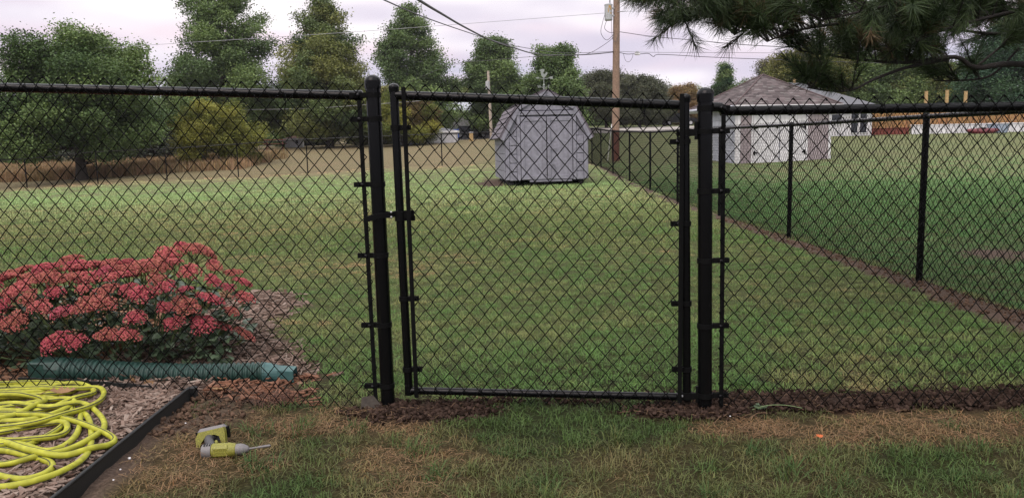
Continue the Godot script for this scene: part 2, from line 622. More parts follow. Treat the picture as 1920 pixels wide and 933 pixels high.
func blade_patch(count: int, size: float, tall: float, wide: float, lean: float, g: RandomNumberGenerator) -> ArrayMesh:
	var m := MB.new()
	for k in count:
		var at := Vector3(g.randf_range(-0.5, 0.5) * size, -0.004, g.randf_range(-0.5, 0.5) * size)
		var ang := g.randf() * TAU
		var h := tall * g.randf_range(0.45, 1.15)
		var fall := lean * g.randf_range(0.15, 1.5)
		var bend := Vector3(cos(ang), 0, sin(ang)) * h * fall
		var side := Vector3(-sin(ang), 0, cos(ang)).rotated(Vector3.UP, g.randf_range(-0.6, 0.6)) * wide * g.randf_range(0.6, 1.2)
		var s := g.randf_range(0.4, 1.7)
		m.col = Color(s * g.randf_range(0.85, 1.3), s, s * g.randf_range(0.7, 1.2))
		if g.randf() < 0.2:
			m.col = Color(2.3, 1.65, 1.7) * g.randf_range(0.7, 1.15)
		var mid := at + bend * 0.42 + Vector3(0, h * (0.62 - 0.12 * minf(fall, 2.0)), 0)
		var tip := at + bend + Vector3(0, h * maxf(0.12, 1.0 - 0.45 * fall), 0)
		m.quad(at - side, at + side, mid + side * 0.8, mid - side * 0.8)
		m.tri(mid - side * 0.8, mid + side * 0.8, tip)
	return m.mesh()


func grass() -> void:
	var g := RandomNumberGenerator.new()
	g.seed = 31
	var near := []
	for k in 6:
		near.append(blade_patch(52, 0.1, 0.047, 0.0014, 1.1, g))
	var straw := []
	for k in 3:
		straw.append(blade_patch(72, 0.12, 0.04, 0.0013, 1.5, g))
	var far := []
	for k in 4:
		far.append(blade_patch(60, 0.24, 0.055, 0.0028, 0.8, g))
	var places := {}
	var tints := {}
	for m in near + straw + far:
		places[m] = []
		tints[m] = []
	var d := 2.0
	while d < 34.0:
		var step := 0.082 if d < 5.5 else 0.1 if d < 9.0 else 0.17 if d < 14.0 else 0.26 if d < 22.0 else 0.36
		var half := 0.72 * d + 1.8
		var x := -half
		while x < half:
			var px := x + g.randf_range(-0.5, 0.5) * step
			var pd := d + g.randf_range(-0.5, 0.5) * step
			x += step
			var z := zone(px, pd)
			if g.randf() > z.r * 1.05 - 0.9 * smoothstep(16.0, 34.0, pd):
				continue
			var dry := clampf(z.g + g.randf_range(-0.22, 0.22), 0.0, 1.0)
			var c := Color(0.08, 0.138, 0.04).lerp(Color(0.145, 0.155, 0.06), smoothstep(0.1, 0.6, dry)).lerp(Color(0.3, 0.185, 0.1), smoothstep(0.6, 1.0, dry))
			if px > 3.5:
				c = Color(c.r * 0.72, c.g * 0.85, c.b)  # shade of the trees on the right lawn put into the tint
			if true:
				c = c.lerp(Color(c.r * 1.75 + 0.07, c.g * 1.6 + 0.065, c.b * 1.9 + 0.045), smoothstep(10.0, 22.0, pd) if px < 3.5 else smoothstep(13.0, 40.0, pd))  # tint lightened with distance, standing for the open sky over the far lawn
			c = c * g.randf_range(0.8, 1.2) * (0.74 if pd < 3.6 else 1.44)  # near strip tinted darker for the shade of house and trees
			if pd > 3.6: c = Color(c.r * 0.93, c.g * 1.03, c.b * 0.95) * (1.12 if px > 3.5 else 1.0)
			c.a = 1.0
			var list: Array = (straw if dry > 0.78 and pd < 4.2 else near) if pd < 9.0 else far
			var m: Mesh = list[g.randi() % list.size()]
			var s := g.randf_range(0.75, 1.2) * (1.0 - 0.3 * smoothstep(0.5, 1.0, dry))
			if pd > 3.6: s *= 0.72
			if pd > 14.0: s *= 1.6
			var b := Basis(Vector3.UP, g.randf() * TAU).scaled(Vector3(1.0, s, 1.0) if pd < 14.0 else Vector3(1.5, 1.0, 1.5))
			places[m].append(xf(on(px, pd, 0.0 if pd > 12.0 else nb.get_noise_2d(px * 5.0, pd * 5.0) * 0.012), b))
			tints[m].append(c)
		d += step
	for m in places:
		if places[m].size():
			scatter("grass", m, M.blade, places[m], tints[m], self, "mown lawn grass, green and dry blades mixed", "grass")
	# taller, darker tufts left standing here and there
	var tuft := blade_patch(70, 0.13, 0.085, 0.0017, 0.9, g)
	var tp := []
	var tt := []
	for k in 420:
		var pd := 2.4 + 11.0 * pow(g.randf(), 1.6)
		var px := g.randf_range(-0.7, 0.7) * pd
		var z := zone(px, pd)
		if z.r < 0.75 or nb.get_noise_2d(px * 0.8 + 40.0, pd * 0.8) < 0.02: continue
		var k2 := g.randf_range(0.55, 1.0) * (1.0 if pd < 3.6 else 0.75)
		tp.append(xf(on(px, pd), Basis(Vector3.UP, g.randf() * TAU).scaled(Vector3(1.0, 1.0, 1.0) * k2)))
		tt.append(Color(0.06, 0.125, 0.04).lerp(Color(0.12, 0.15, 0.05), g.randf()) * (0.75 if pd < 3.6 else 1.2))  # tufts carry the same painted shade in the near strip
	scatter("grass", tuft, M.blade, tp, tt, self, "taller tufts of grass standing in the lawn", "grass")
	# the tall tan grass beyond the back fence
	var tall := []
	for k in 3:
		tall.append(blade_patch(70, 0.7, 0.62, 0.012, 0.4, g))
	for m in tall:
		var pl := []
		var ti := []
		for k in 900:
			var px := g.randf_range(-42.0, -13.0)
			var pd := g.randf_range(37.5, 46.0)
			if px > -16.0 and g.randf() < 0.5: continue
			pl.append(xf(on(px, pd), Basis(Vector3.UP, g.randf() * TAU).scaled(Vector3.ONE * g.randf_range(0.7, 1.15))))
			ti.append(Color(0.4, 0.26, 0.16).lerp(Color(0.3, 0.24, 0.12), g.randf()) * g.randf_range(0.8, 1.15))
		scatter("tall_grass", m, M.blade, pl, ti, self, "tall tan seeding grass behind the back fence", "grass")


# ---------------------------------------------------------------- chain link
func link_wire(top: float, segs: int, parity: int, pitch: float, half: float, r: float, sides: int, detail: bool) -> ArrayMesh:
	var pts := []
	var s := 1.0 if parity == 0 else -1.0
	if detail:      # the end folded over its neighbour
		pts.append(Vector3(s * (pitch * 0.5 - 0.006), top - 0.01, -0.004))
		pts.append(Vector3(s * (pitch * 0.5 - 0.001), top - 0.002, -0.004))
	for k in segs:
		var x0 := s * (1.0 if k % 2 == 0 else -1.0) * pitch * 0.5
		var y0 := top - k * half
		var z := (1.0 if k % 2 == 0 else -1.0) * r * 1.1
		pts.append(Vector3(x0 * (1.0 + 0.5 * r / pitch), y0, 0))
		if detail:
			for t in [0.09, 0.35, 0.65, 0.91]:
				pts.append(Vector3(lerpf(x0, -x0, t), y0 - half * t, z))
		else:
			pts.append(Vector3(0, y0 - half * 0.5, z))
	var xe := s * (1.0 if segs % 2 == 0 else -1.0) * pitch * 0.5
	pts.append(Vector3(xe, top - segs * half, 0))
	var m := MB.new()
	m.tube(pts, r, sides, false)
	return m.mesh()


func pipe_run(called: String, a: Vector3, b: Vector3, r: float, m: Material, parent: Node, sides := 14) -> MeshInstance3D:
	var t := MB.new()
	t.tube([a, b], r, sides, true)
	return part(called, t.mesh(), m, parent)


func post(parent: Node, foot: Vector3, height: float, r: float, called := "post", top := Vector3.ZERO) -> MeshInstance3D:
	var t := MB.new()
	var up := (top if top != Vector3.ZERO else Vector3(0, height, 0))
	t.tube([foot - up.normalized() * 0.15, foot + up], r, 18, true)
	var o := part(called, t.mesh(), M.black_vinyl, parent)
	var cap := MB.new()
	var h := r * 1.12
	var prof := [Vector2(h, -0.03), Vector2(h * 1.02, 0.0), Vector2(h * 1.02, 0.004)]
	for k in 7:
		var a := PI / 2 * (k + 1) / 7.0
		prof.append(Vector2(h * cos(a), 0.004 + h * 0.75 * sin(a)))
	cap.lathe(prof, 18, xf(foot + up, along(up)))
	part("post_cap", cap.mesh(), M.black_vinyl, o)
	return o


# a steel band round a post with a tab towards the tension bar and a bolt through it
func band(parent: Node, at: Vector3, r: float, dir: float, reach: float, called := "tension_band", tall := 0.022) -> void:
	var m := MB.new()
	m.lathe([Vector2(r * 0.98, -tall / 2), Vector2(r + 0.0035, -tall / 2), Vector2(r + 0.0035, tall / 2), Vector2(r * 0.98, tall / 2)], 16, xf(at))
	for s in [-1.0, 1.0]:
		m.box(xf(at + Vector3(dir * (r + reach) * 0.5, 0, r * 0.15 + 0.008 * s)), Vector3(r + reach, tall, 0.0035), 0.0008)
	var o := part(called, m.mesh(), M.black_dull, parent)
	var b := MB.new()
	b.tube([at + Vector3(dir * (reach - 0.008), 0, r * 0.15 - 0.02), at + Vector3(dir * (reach - 0.008), 0, r * 0.15 + 0.022)], 0.0055, 8, true)
	b.blob(at + Vector3(dir * (reach - 0.008), 0, r * 0.15 + 0.02), Vector3(0.009, 0.009, 0.005), 0.0, rng, 4, 8)
	part("bolt", b.mesh(), M.black_vinyl, o)


func flat_bar(parent: Node, a: Vector3, b: Vector3) -> void:
	var m := MB.new()
	m.box(xf((a + b) * 0.5, along(b - a)), Vector3(0.019, a.distance_to(b), 0.006), 0.0015)
	part("tension_bar", m.mesh(), M.black_dull, parent)


# a stretch of mesh: each wire is woven into the next
func wires(parent: Node, x0: float, x1: float, d0: float, d1: float, top0: float, top1: float, bottom: float) -> void:
	var pitch := 0.0335
	var half := 0.04
	var count := int(round((x1 - x0) / pitch))
	pitch = (x1 - x0) / count
	var tall := (top0 + top1) * 0.5 - bottom
	var segs := int(round(tall / half))
	var two := [link_wire(0.0, segs, 0, pitch, half, 0.0021, 6, true), link_wire(0.0, segs, 1, pitch, half, 0.0021, 6, true)]
	for k in count:
		var t := (k + 0.5) / count
		var o := xf(Vector3(lerpf(x0, x1, t), lerpf(top0, top1, t) + rr(-0.003, 0.003), -lerpf(d0, d1, t) + rr(-0.0015, 0.0015)), Basis(Vector3(0, 0, 1), rr(-0.0028, 0.0028)) * Basis(Vector3.UP, rr(-0.06, 0.06)))
		part("wire", two[k % 2], M.black_wire, parent, o)


func ties(parent: Node, a: Vector3, b: Vector3, r: float, count: int) -> void:
	for k in count:
		var p := a.lerp(b, (k + 0.5) / count)
		var m := MB.new()
		var pts := []
		for i in 13:
			var ang := TAU * i / 12.0 * 1.05 + 0.5
			pts.append(p + Vector3((i - 6) * 0.0006, sin(ang) * (r + 0.003), cos(ang) * (r + 0.003)))
		pts.append(p + Vector3(0.012, -r - 0.02, r + 0.006))
		pts.append(p + Vector3(0.006, -r - 0.045, r + 0.008))
		m.tube(pts, 0.002, 5, true)
		part("wire_tie", m.mesh(), M.black_wire, parent)


func near_fence() -> void:
	# left stretch
	var lf := thing("chain_link_fence", "black chain link fence left of the gate, behind the flowering plant's green pipe and yellow hose", "fence", Vector3.ZERO, 0.0, "")
	lf.set_meta("label", "black chain link fence stretch left of the gate, in front of the pink flowers")
	var lp := Vector3(-0.592, 0.0, -3.52)
	post(lf, lp, 1.5, 0.032, "terminal_post", Vector3(-0.006, 1.49, 0))
	post(lf, Vector3(-3.45, 0.09, -3.52), 1.5, 0.03, "line_post")
	var a := Vector3(-0.655, 1.432, -3.53)
	var b := Vector3(-3.45, 1.554, -3.53)
	pipe_run("top_rail", b, a, 0.0205, M.black_vinyl, lf)
	var cup := MB.new()
	cup.tube([a + Vector3(-0.025, 0, 0), a + Vector3(0.005, 0, 0), a + Vector3(0.012, 0, 0)], [0.024, 0.024, 0.01], 14, true)
	cup.box(xf(a + Vector3(0.02, 0, 0)), Vector3(0.03, 0.024, 0.006), 0.001)
	part("rail_end", cup.mesh(), M.black_vinyl, lf)
	flat_bar(lf, Vector3(-0.645, 0.05, -3.5), Vector3(-0.657, 1.41, -3.5))
	for y in [1.432, 1.328, 1.04, 0.72, 0.399, 0.112]:
		band(lf, lp + Vector3(-0.006 * y / 1.5, y, 0), 0.032, -1.0, 0.072)
	wires(lf, -3.4, -0.636, 3.499, 3.499, 1.432 + 0.05 + 0.12, 1.432 + 0.05, 0.075)
	ties(lf, a + Vector3(-0.15, 0, 0), b, 0.0205, 7)
	# right stretch
	var rf := thing("chain_link_fence", "black chain link fence stretch right of the gate, above the strip of dug soil", "fence")
	var rp := Vector3(0.85, 0.0, -3.39)
	post(rf, rp, 1.4, 0.0315, "terminal_post", Vector3(-0.013, 1.395, 0))
	post(rf, Vector3(3.37, -0.02, -3.3), 1.4, 0.0335, "terminal_post")
	a = Vector3(0.905, 1.325, -3.4)
	b = Vector3(3.33, 1.305, -3.31)
	pipe_run("top_rail", a, b, 0.0205, M.black_vinyl, rf)
	var elbow := MB.new()
	elbow.tube(smooth([rp + Vector3(0.02, 1.342, 0), rp + Vector3(0.045, 1.342, 0), rp + Vector3(0.06, 1.335, 0), rp + Vector3(0.08, 1.325, -0.01)], 4), 0.02, 12, true)
	part("rail_end", elbow.mesh(), M.black_vinyl, rf)
	flat_bar(rf, Vector3(0.918, -0.005, -3.37), Vector3(0.911, 1.31, -3.37))
	for y in [1.337, 1.24, 0.985, 0.682, 0.391, 0.074]:
		band(rf, rp + Vector3(-0.013 * y / 1.4, y, 0), 0.0315, 1.0, 0.072)
	wires(rf, 0.9, 3.34, 3.365, 3.275, 1.373, 1.353, -0.02)
	ties(rf, a + Vector3(0.1, 0, 0), b, 0.0205, 6)
	gate()


func gate() -> void:
	var gt := thing("chain_link_gate", "black chain link walk gate hung between two tall round posts", "gate", Vector3(0.13, 0.05, -3.46))
	var o := -gt.position
	var lt := Vector3(-0.503, 1.462, -3.5) + o
	var lb := Vector3(-0.49, 0.07, -3.5) + o
	var rt := Vector3(0.754, 1.385, -3.405) + o
	var rb := Vector3(0.772, 0.045, -3.405) + o
	for pair in [[lt, lb], [rt, rb]]:
		var m := MB.new()
		m.tube([pair[1], pair[0]], 0.019, 16, true)
		var u := part("upright", m.mesh(), M.black_vinyl, gt)
		var cap := MB.new()
		var prof := [Vector2(0.022, -0.02), Vector2(0.0235, 0.0)]
		for k in 6:
			var a := PI / 2 * (k + 1) / 6.0
			prof.append(Vector2(0.0235 * cos(a), 0.018 * sin(a)))
		cap.lathe(prof, 16, xf(pair[0]))
		part("upright_cap", cap.mesh(), M.black_vinyl, u)
	pipe_run("top_rail", Vector3(-0.495, 1.428, -3.5) + o, Vector3(0.75, 1.353, -3.405) + o, 0.0205, M.black_vinyl, gt)
	pipe_run("bottom_rail", Vector3(-0.49, 0.09, -3.5) + o, Vector3(0.768, 0.062, -3.405) + o, 0.017, M.black_vinyl, gt)
	flat_bar(gt, Vector3(-0.452, 0.065, -3.468) + o, Vector3(-0.457, 1.46, -3.468) + o)
	flat_bar(gt, Vector3(0.733, 0.045, -3.373) + o, Vector3(0.735, 1.4, -3.373) + o)
	for y in [1.285, 0.885, 0.52, 0.191]:
		band(gt, lb.lerp(lt, (y - 0.07) / 1.39) + Vector3(0, 0, 0), 0.0205, 1.0, 0.046)
	for y in [1.2, 0.847, 0.494, 0.196]:
		band(gt, rb.lerp(rt, (y - 0.05) / 1.335), 0.0205, -1.0, 0.046)
	wires(gt, -0.5 + 0.038 + o.x, 0.738 + o.x, 3.47 - o.z, 3.375 - o.z, 1.428 + 0.046 + o.y, 1.353 + 0.046 + o.y, 0.02 + o.y)
	ties(gt, Vector3(-0.35, 1.42, -3.49) + o, Vector3(0.7, 1.356, -3.41) + o, 0.0205, 4)
	ties(gt, Vector3(-0.45, 0.09, -3.496) + o, Vector3(0.72, 0.063, -3.41) + o, 0.017, 2)
	# latch: collar, two curved plates and a fork over the post
	var lat := MB.new()
	var la := lb.lerp(lt, (0.902 - 0.07) / 1.39)
	lat.lathe([Vector2(0.02, -0.017), Vector2(0.0245, -0.017), Vector2(0.0245, 0.017), Vector2(0.02, 0.017)], 16, xf(la))
	lat.box(xf(la + Vector3(0.042, 0.002, 0.012)), Vector3(0.045, 0.034, 0.007), 0.001)
	for z in [0.0, 0.05]:
		var pts := [la + Vector3(-0.022, 0.004, 0.012 - z * 0.4), la + Vector3(-0.045, 0.0, 0.03 - z), la + Vector3(-0.08, 0.001, 0.045 - z * 1.9), la + Vector3(-0.13, -0.012, 0.046 - z * 2.0), la + Vector3(-0.155, -0.02, 0.04 - z * 1.9)]
		pts = smooth(pts, 4)
		for k in pts.size() - 1:
			lat.box(xf((pts[k] + pts[k + 1]) * 0.5, Basis(Vector3.UP, atan2(-(pts[k + 1].z - pts[k].z), pts[k + 1].x - pts[k].x))), Vector3(pts[k].distance_to(pts[k + 1]) + 0.004, 0.024, 0.005), 0.001)
	part("latch", lat.mesh(), M.black_dull, gt)
	for p in [Vector3(-0.035, 0.014, 0.032), Vector3(-0.035, -0.008, 0.032), Vector3(0.045, 0.015, 0.018), Vector3(0.042, -0.01, 0.018)]:
		var bo := MB.new()
		bo.blob(la + p, Vector3(0.0055, 0.0055, 0.005), 0.0, rng, 4, 7)
		part("bolt", bo.mesh(), M.bolt_steel, gt)
	# hinges
	for y in [1.237, 0.07]:
		var h := MB.new()
		var p := rb.lerp(rt, (y - 0.045) / 1.34)
		h.lathe([Vector2(0.02, -0.016), Vector2(0.025, -0.016), Vector2(0.025, 0.016), Vector2(0.02, 0.016)], 16, xf(p))
		h.box(xf(p + Vector3(0.03, 0.0, 0.014)), Vector3(0.06, 0.03, 0.012), 0.002)
		h.box(xf(p + Vector3(-0.026, 0.0, 0.016)), Vector3(0.03, 0.026, 0.009), 0.002)
		h.box(xf(p + Vector3(0.052, 0.024 if y > 1.0 else 0.0, 0.012)), Vector3(0.03, 0.026, 0.016), 0.003)
		h.tube([p + Vector3(0.045, -0.03, 0.014), p + Vector3(0.045, 0.045, 0.014)], 0.008, 10, true)
		part("hinge", h.mesh(), M.black_dull, gt)
		var pb := MB.new()
		pb.blob(p + Vector3(-0.028, 0.004, 0.026), Vector3(0.007, 0.007, 0.006), 0.0, rng, 4, 8)
		part("bolt", pb.mesh(), M.black_vinyl if y > 1.0 else M.bolt_steel, gt)


func far_fences() -> void:
	# the side fence runs straight back from the corner, posts every 3.1 m
	var sf := thing("chain_link_fence", "long black chain link side fence running back past the grey shed", "fence")
	var tops := [1.355, 1.367, 1.39, 1.41, 1.43, 1.495, 1.56, 1.675, 1.76]
	var rail := [Vector3(3.37, 1.34, -3.3)]
	for k in 9:
		var d := 6.37 + 3.1 * k
		var x := 3.355 + 0.02 * sin(k * 1.7) - 0.026 * maxf(0.0, k - 3.0)
		var foot := on(x, d)
		post(sf, foot, tops[k] - foot.y + 0.01, 0.026 if k < 2 else 0.024, "post")
		rail.append(Vector3(x, tops[k], -d))
	rail.append(Vector3(3.2, 1.82, -33.0))
	post(sf, on(3.2, 33.0), 1.42, 0.033, "post")
	var r := MB.new()
	r.tube(rail, 0.02, 10, true)
	part("top_rail", r.mesh(), M.black_vinyl, sf)
	chain_mesh(sf, rail, 0.0)
	# the back fence
	var bf := thing("chain_link_fence", "low black chain link back fence along the edge of the tan grass", "fence")
	var line := []
	for p in [[-29.2, 0.95], [-26.2, 0.98], [-23.2, 1.0], [-20.3, 1.06], [-17.31, 1.3], [-14.4, 1.36], [-11.4, 1.49], [-8.49, 1.62], [-5.6, 1.68], [-2.85, 1.72], [0.2, 1.76], [3.2, 1.82]]:
		line.append(Vector3(p[0], p[1] + 0.005, -33.0))
		if p[0] < 3.0:
			post(bf, on(p[0], 33.0), p[1] - land(p[0], 33.0), 0.024, "post")
	var q := MB.new()
	q.tube(line, 0.018, 8, true)
	part("top_rail", q.mesh(), M.black_vinyl, bf)
	chain_mesh(bf, line, 0.06)


func chain_mesh(parent: Node, rail: Array, lift: float) -> void:
	var pitch := 0.0335
	var two := [link_wire(0.0, 34, 0, pitch, 0.04, 0.0021, 4, false), link_wire(0.0, 34, 1, pitch, 0.04, 0.0021, 4, false)]
	var places := [[], []]
	var k := 0
	for i in rail.size() - 1:
		var a: Vector3 = rail[i]
		var b: Vector3 = rail[i + 1]
		var flat := Vector3(b.x - a.x, 0, b.z - a.z)
		var side := flat.normalized()
		var count := int(flat.length() / pitch)
		for j in count:
			var p := a.lerp(b, (j + 0.5) / count) + side.cross(Vector3.UP) * -0.024
			var tall := p.y + 0.04 - land(p.x, -p.z) - 0.02
			places[k % 2].append(xf(p + Vector3(0, 0.045, 0), Basis(side, Vector3.UP * (tall / 1.36), side.cross(Vector3.UP))))
			k += 1
	for s in 2:
		scatter("wire_mesh", two[s], M.black_wire, places[s], [], parent)


# ---------------------------------------------------------------- buildings
func board(parent: Node, called: String, at: Vector3, size: Vector3, m: Material, bevel := 0.008) -> MeshInstance3D:
	var b := MB.new()
	b.box(Transform3D(), size, bevel)
	return part(called, b.mesh(), m, parent, xf(at))


func shed() -> void:
	var s := thing("garden_shed", "small grey painted gambrel roof shed with double doors, on the lawn", "shed", Vector3(0.985, 0.16, -21.12), deg_to_rad(6.1))
	var hw := 1.11
	var deep := 2.9
	# body: the outline of the gable carried back
	var outline := PackedVector2Array([Vector2(-hw, 0.1), Vector2(hw, 0.1), Vector2(hw, 1.3), Vector2(0.75, 2.0), Vector2(0, 2.4), Vector2(-0.75, 2.0), Vector2(-hw, 1.3)])
	var body := MB.new()
	body.prism(outline, deep, xf(Vector3(0, 0, -deep / 2)))
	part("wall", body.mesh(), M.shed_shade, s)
	for k in 5:
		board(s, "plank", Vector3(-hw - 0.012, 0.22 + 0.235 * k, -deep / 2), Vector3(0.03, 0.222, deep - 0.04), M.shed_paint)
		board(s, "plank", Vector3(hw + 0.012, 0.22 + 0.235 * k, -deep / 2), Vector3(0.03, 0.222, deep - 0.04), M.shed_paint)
	# skids under it leave a dark gap
	for x in [-0.95, 0.0, 0.95]:
		board(s, "skid", Vector3(x, 0.04, -deep / 2), Vector3(0.12, 0.14, deep - 0.1), M.dark_gap)
	board(s, "step_board", Vector3(0.1, 0.075, 0.02), Vector3(1.15, 0.06, 0.05), M.shed_shade)
	# roof planes, with an overhang in front
	var roof := MB.new()
	var edge := [Vector2(-1.24, 1.2), Vector2(-0.79, 2.03), Vector2(0, 2.46), Vector2(0.79, 2.03), Vector2(1.24, 1.2)]
	for k in 4:
		var a: Vector2 = edge[k]
		var b: Vector2 = edge[k + 1]
		var nrm := Vector2(a.y - b.y, b.x - a.x).normalized() * 0.035
		roof.prism(PackedVector2Array([a, b, b + nrm, a + nrm]), deep + 0.16, xf(Vector3(0, 0, -deep / 2)))
	part("roof", roof.mesh(), M.shed_roof, s)
	# shingle courses laid over each slope
	for k in 4:
		var a: Vector2 = edge[k]
		var b: Vector2 = edge[k + 1]
		if k > 1:
			a = edge[k + 1]; b = edge[k]
		var nrm := Vector2(a.y - b.y, b.x - a.x).normalized()
		if nrm.y < 0.0: nrm = -nrm
		var rows := 6
		for i in rows:
			var p0 := a.lerp(b, float(i) / rows) + nrm * 0.052
			var p1 := a.lerp(b, minf(0.99, float(i + 1.1) / rows)) + nrm * 0.038
			var cm := MB.new()
			cm.prism(PackedVector2Array([p0, p1, p1 + nrm * 0.006, p0 + nrm * 0.012]), deep + 0.12, xf(Vector3(0, 0, -deep / 2)))
			part("shingle_course", cm.mesh(), M.shed_roof, s)
	# rake trim along the gable
	for k in 4:
		var a: Vector2 = edge[k]
		var b: Vector2 = edge[k + 1]
		var inw := Vector2(b.y - a.y, a.x - b.x).normalized() * 0.1
		var t := MB.new()
		t.prism(PackedVector2Array([a, b, b + inw, a + inw]), 0.035, xf(Vector3(0, 0, 0.06)))
		part("trim", t.mesh(), M.shed_paint, s)
	# corner boards, door frame, beam over the doors
	for x in [-1.06, 1.06]:
		board(s, "trim", Vector3(x, 0.7, 0.025), Vector3(0.1, 1.18, 0.05), M.shed_paint)
	board(s, "trim", Vector3(0, 1.865, 0.035), Vector3(1.72, 0.1, 0.07), M.shed_paint)
	for x in [-0.755, 0.755]:
		board(s, "trim", Vector3(x, 0.95, 0.03), Vector3(0.09, 1.72, 0.06), M.shed_paint)
	# siding planks each side of the doors and in the gable
	for sd in [-1.0, 1.0]:
		for k in 7:
			var y := 0.2 + 0.235 * k
			var x1 := 1.005
			if y > 1.2: x1 = 1.005 - (y - 1.12) * 0.52
			if x1 < 0.86: continue
			board(s, "plank", Vector3(sd * (0.8 + x1) * 0.5, y, 0.012), Vector3(x1 - 0.805, 0.216, 0.034), M.shed_paint, 0.01)
	for k in 2:
		var y := 2.03 + 0.2 * k
		board(s, "plank", Vector3(0, y, 0.012), Vector3(1.25 - 0.75 * k, 0.185, 0.034), M.shed_paint, 0.01)
	# doors
	for sd in [-1.0, 1.0]:
		var d := board(s, "door", Vector3(sd * 0.352, 0.94, 0.022), Vector3(0.69, 1.66, 0.04), M.shed_paint)
		for k in [[0.0, 0.77, 0.69, 0.11], [0.0, -0.77, 0.69, 0.11]]:
			board(d, "rail", Vector3(k[0], k[1], 0.026), Vector3(k[2], k[3], 0.02), M.shed_paint)
		for x in [-0.29, 0.29]:
			board(d, "stile", Vector3(x, 0, 0.0265), Vector3(0.1, 1.425, 0.02), M.shed_paint)
	board(s, "door_gap", Vector3(0.002, 0.94, 0.034), Vector3(0.016, 1.68, 0.02), M.dark_gap, 0.0)
	board(s, "astragal", Vector3(0.06, 0.94, 0.066), Vector3(0.09, 1.62, 0.016), M.shed_paint)
	var hd := MB.new()
	hd.tube([Vector3(0.1, 0.92, 0.08), Vector3(0.16, 0.92, 0.11), Vector3(0.25, 0.93, 0.1)], 0.014, 6, true)
	part("handle", hd.mesh(), M.shed_shade, s)
	var hb := MB.new()
	hb.tube([Vector3(0.1, 0.5, 0.08), Vector3(0.2, 0.53, 0.09), Vector3(0.2, 0.22, 0.09)], 0.012, 6, true)
	part("bolt", hb.mesh(), M.shed_shade, s)
	weathervane(s)


func weathervane(s: Node3D) -> void:
	var w := thing("weathervane", "pale weathervane with a rooster over an arrow, on the grey shed's roof peak", "weathervane", s.transform * Vector3(-0.03, 2.44, -0.1), deg_to_rad(6.1))
	w.scale = Vector3.ONE * 0.76
	var rod := MB.new()
	rod.tube([Vector3(0, 0, 0), Vector3(0, 0.52, 0)], 0.014, 8, true)
	rod.blob(Vector3(0, 0.22, 0), Vector3(0.035, 0.035, 0.035), 0.0, rng, 6, 8)
	part("rod", rod.mesh(), M.verdigris, w)
	var foot := MB.new()
	for x in [-1.0, 1.0]:
		foot.tube(smooth([Vector3(0, 0.08, 0), Vector3(0.05 * x, 0.13, 0), Vector3(0.12 * x, 0.15, 0)], 4), 0.01, 6, true)
	for z in [-1.0, 1.0]:
		foot.tube([Vector3(0, 0.15, 0), Vector3(0, 0.15, 0.16 * z)], 0.008, 6, true)
	foot.tube([Vector3(-0.05, -0.04, 0), Vector3(0, 0.12, 0)], 0.013, 6, true)
	foot.tube([Vector3(0.05, -0.04, 0), Vector3(0, 0.12, 0)], 0.013, 6, true)
	part("bracket", foot.mesh(), M.verdigris, w)
	for k in [["W", -0.17, 0.0], ["E", 0.17, 0.0], ["N", 0.0, -0.19], ["S", 0.0, 0.19]]:
		var t := TextMesh.new()
		t.text = k[0]
		t.font_size = 32
		t.pixel_size = 0.0042
		t.depth = 0.012
		part("letter", t, M.verdigris, w, xf(Vector3(k[1], 0.17, k[2]), Basis(Vector3.UP, 0.0 if k[2] == 0.0 else PI / 2)))
	var arrow := MB.new()
	arrow.tube(smooth([Vector3(-0.2, 0.46, 0), Vector3(-0.1, 0.44, 0), Vector3(0, 0.42, 0), Vector3(0.1, 0.44, 0), Vector3(0.2, 0.46, 0)], 3), 0.01, 6, true)
	arrow.prism(PackedVector2Array([Vector2(-0.3, 0.47), Vector2(-0.18, 0.42), Vector2(-0.2, 0.46), Vector2(-0.18, 0.5)]), 0.012)
	arrow.prism(PackedVector2Array([Vector2(0.17, 0.46), Vector2(0.22, 0.42), Vector2(0.33, 0.42), Vector2(0.31, 0.46), Vector2(0.33, 0.51), Vector2(0.22, 0.5)]), 0.012)
	part("arrow", arrow.mesh(), M.verdigris, w)
	var bird := MB.new()
	bird.prism(PackedVector2Array([Vector2(-0.02, 0.46), Vector2(0.02, 0.46), Vector2(0.06, 0.5), Vector2(0.1, 0.56), Vector2(0.13, 0.6), Vector2(0.13, 0.65), Vector2(0.09, 0.66), Vector2(0.05, 0.6), Vector2(0.01, 0.59), Vector2(-0.03, 0.64), Vector2(0.02, 0.68), Vector2(0.03, 0.74), Vector2(-0.03, 0.77), Vector2(-0.08, 0.76), Vector2(-0.13, 0.74), Vector2(-0.16, 0.72), Vector2(-0.11, 0.69), Vector2(-0.1, 0.6), Vector2(-0.08, 0.53)]), 0.014)
	part("rooster", bird.mesh(), M.verdigris, w)


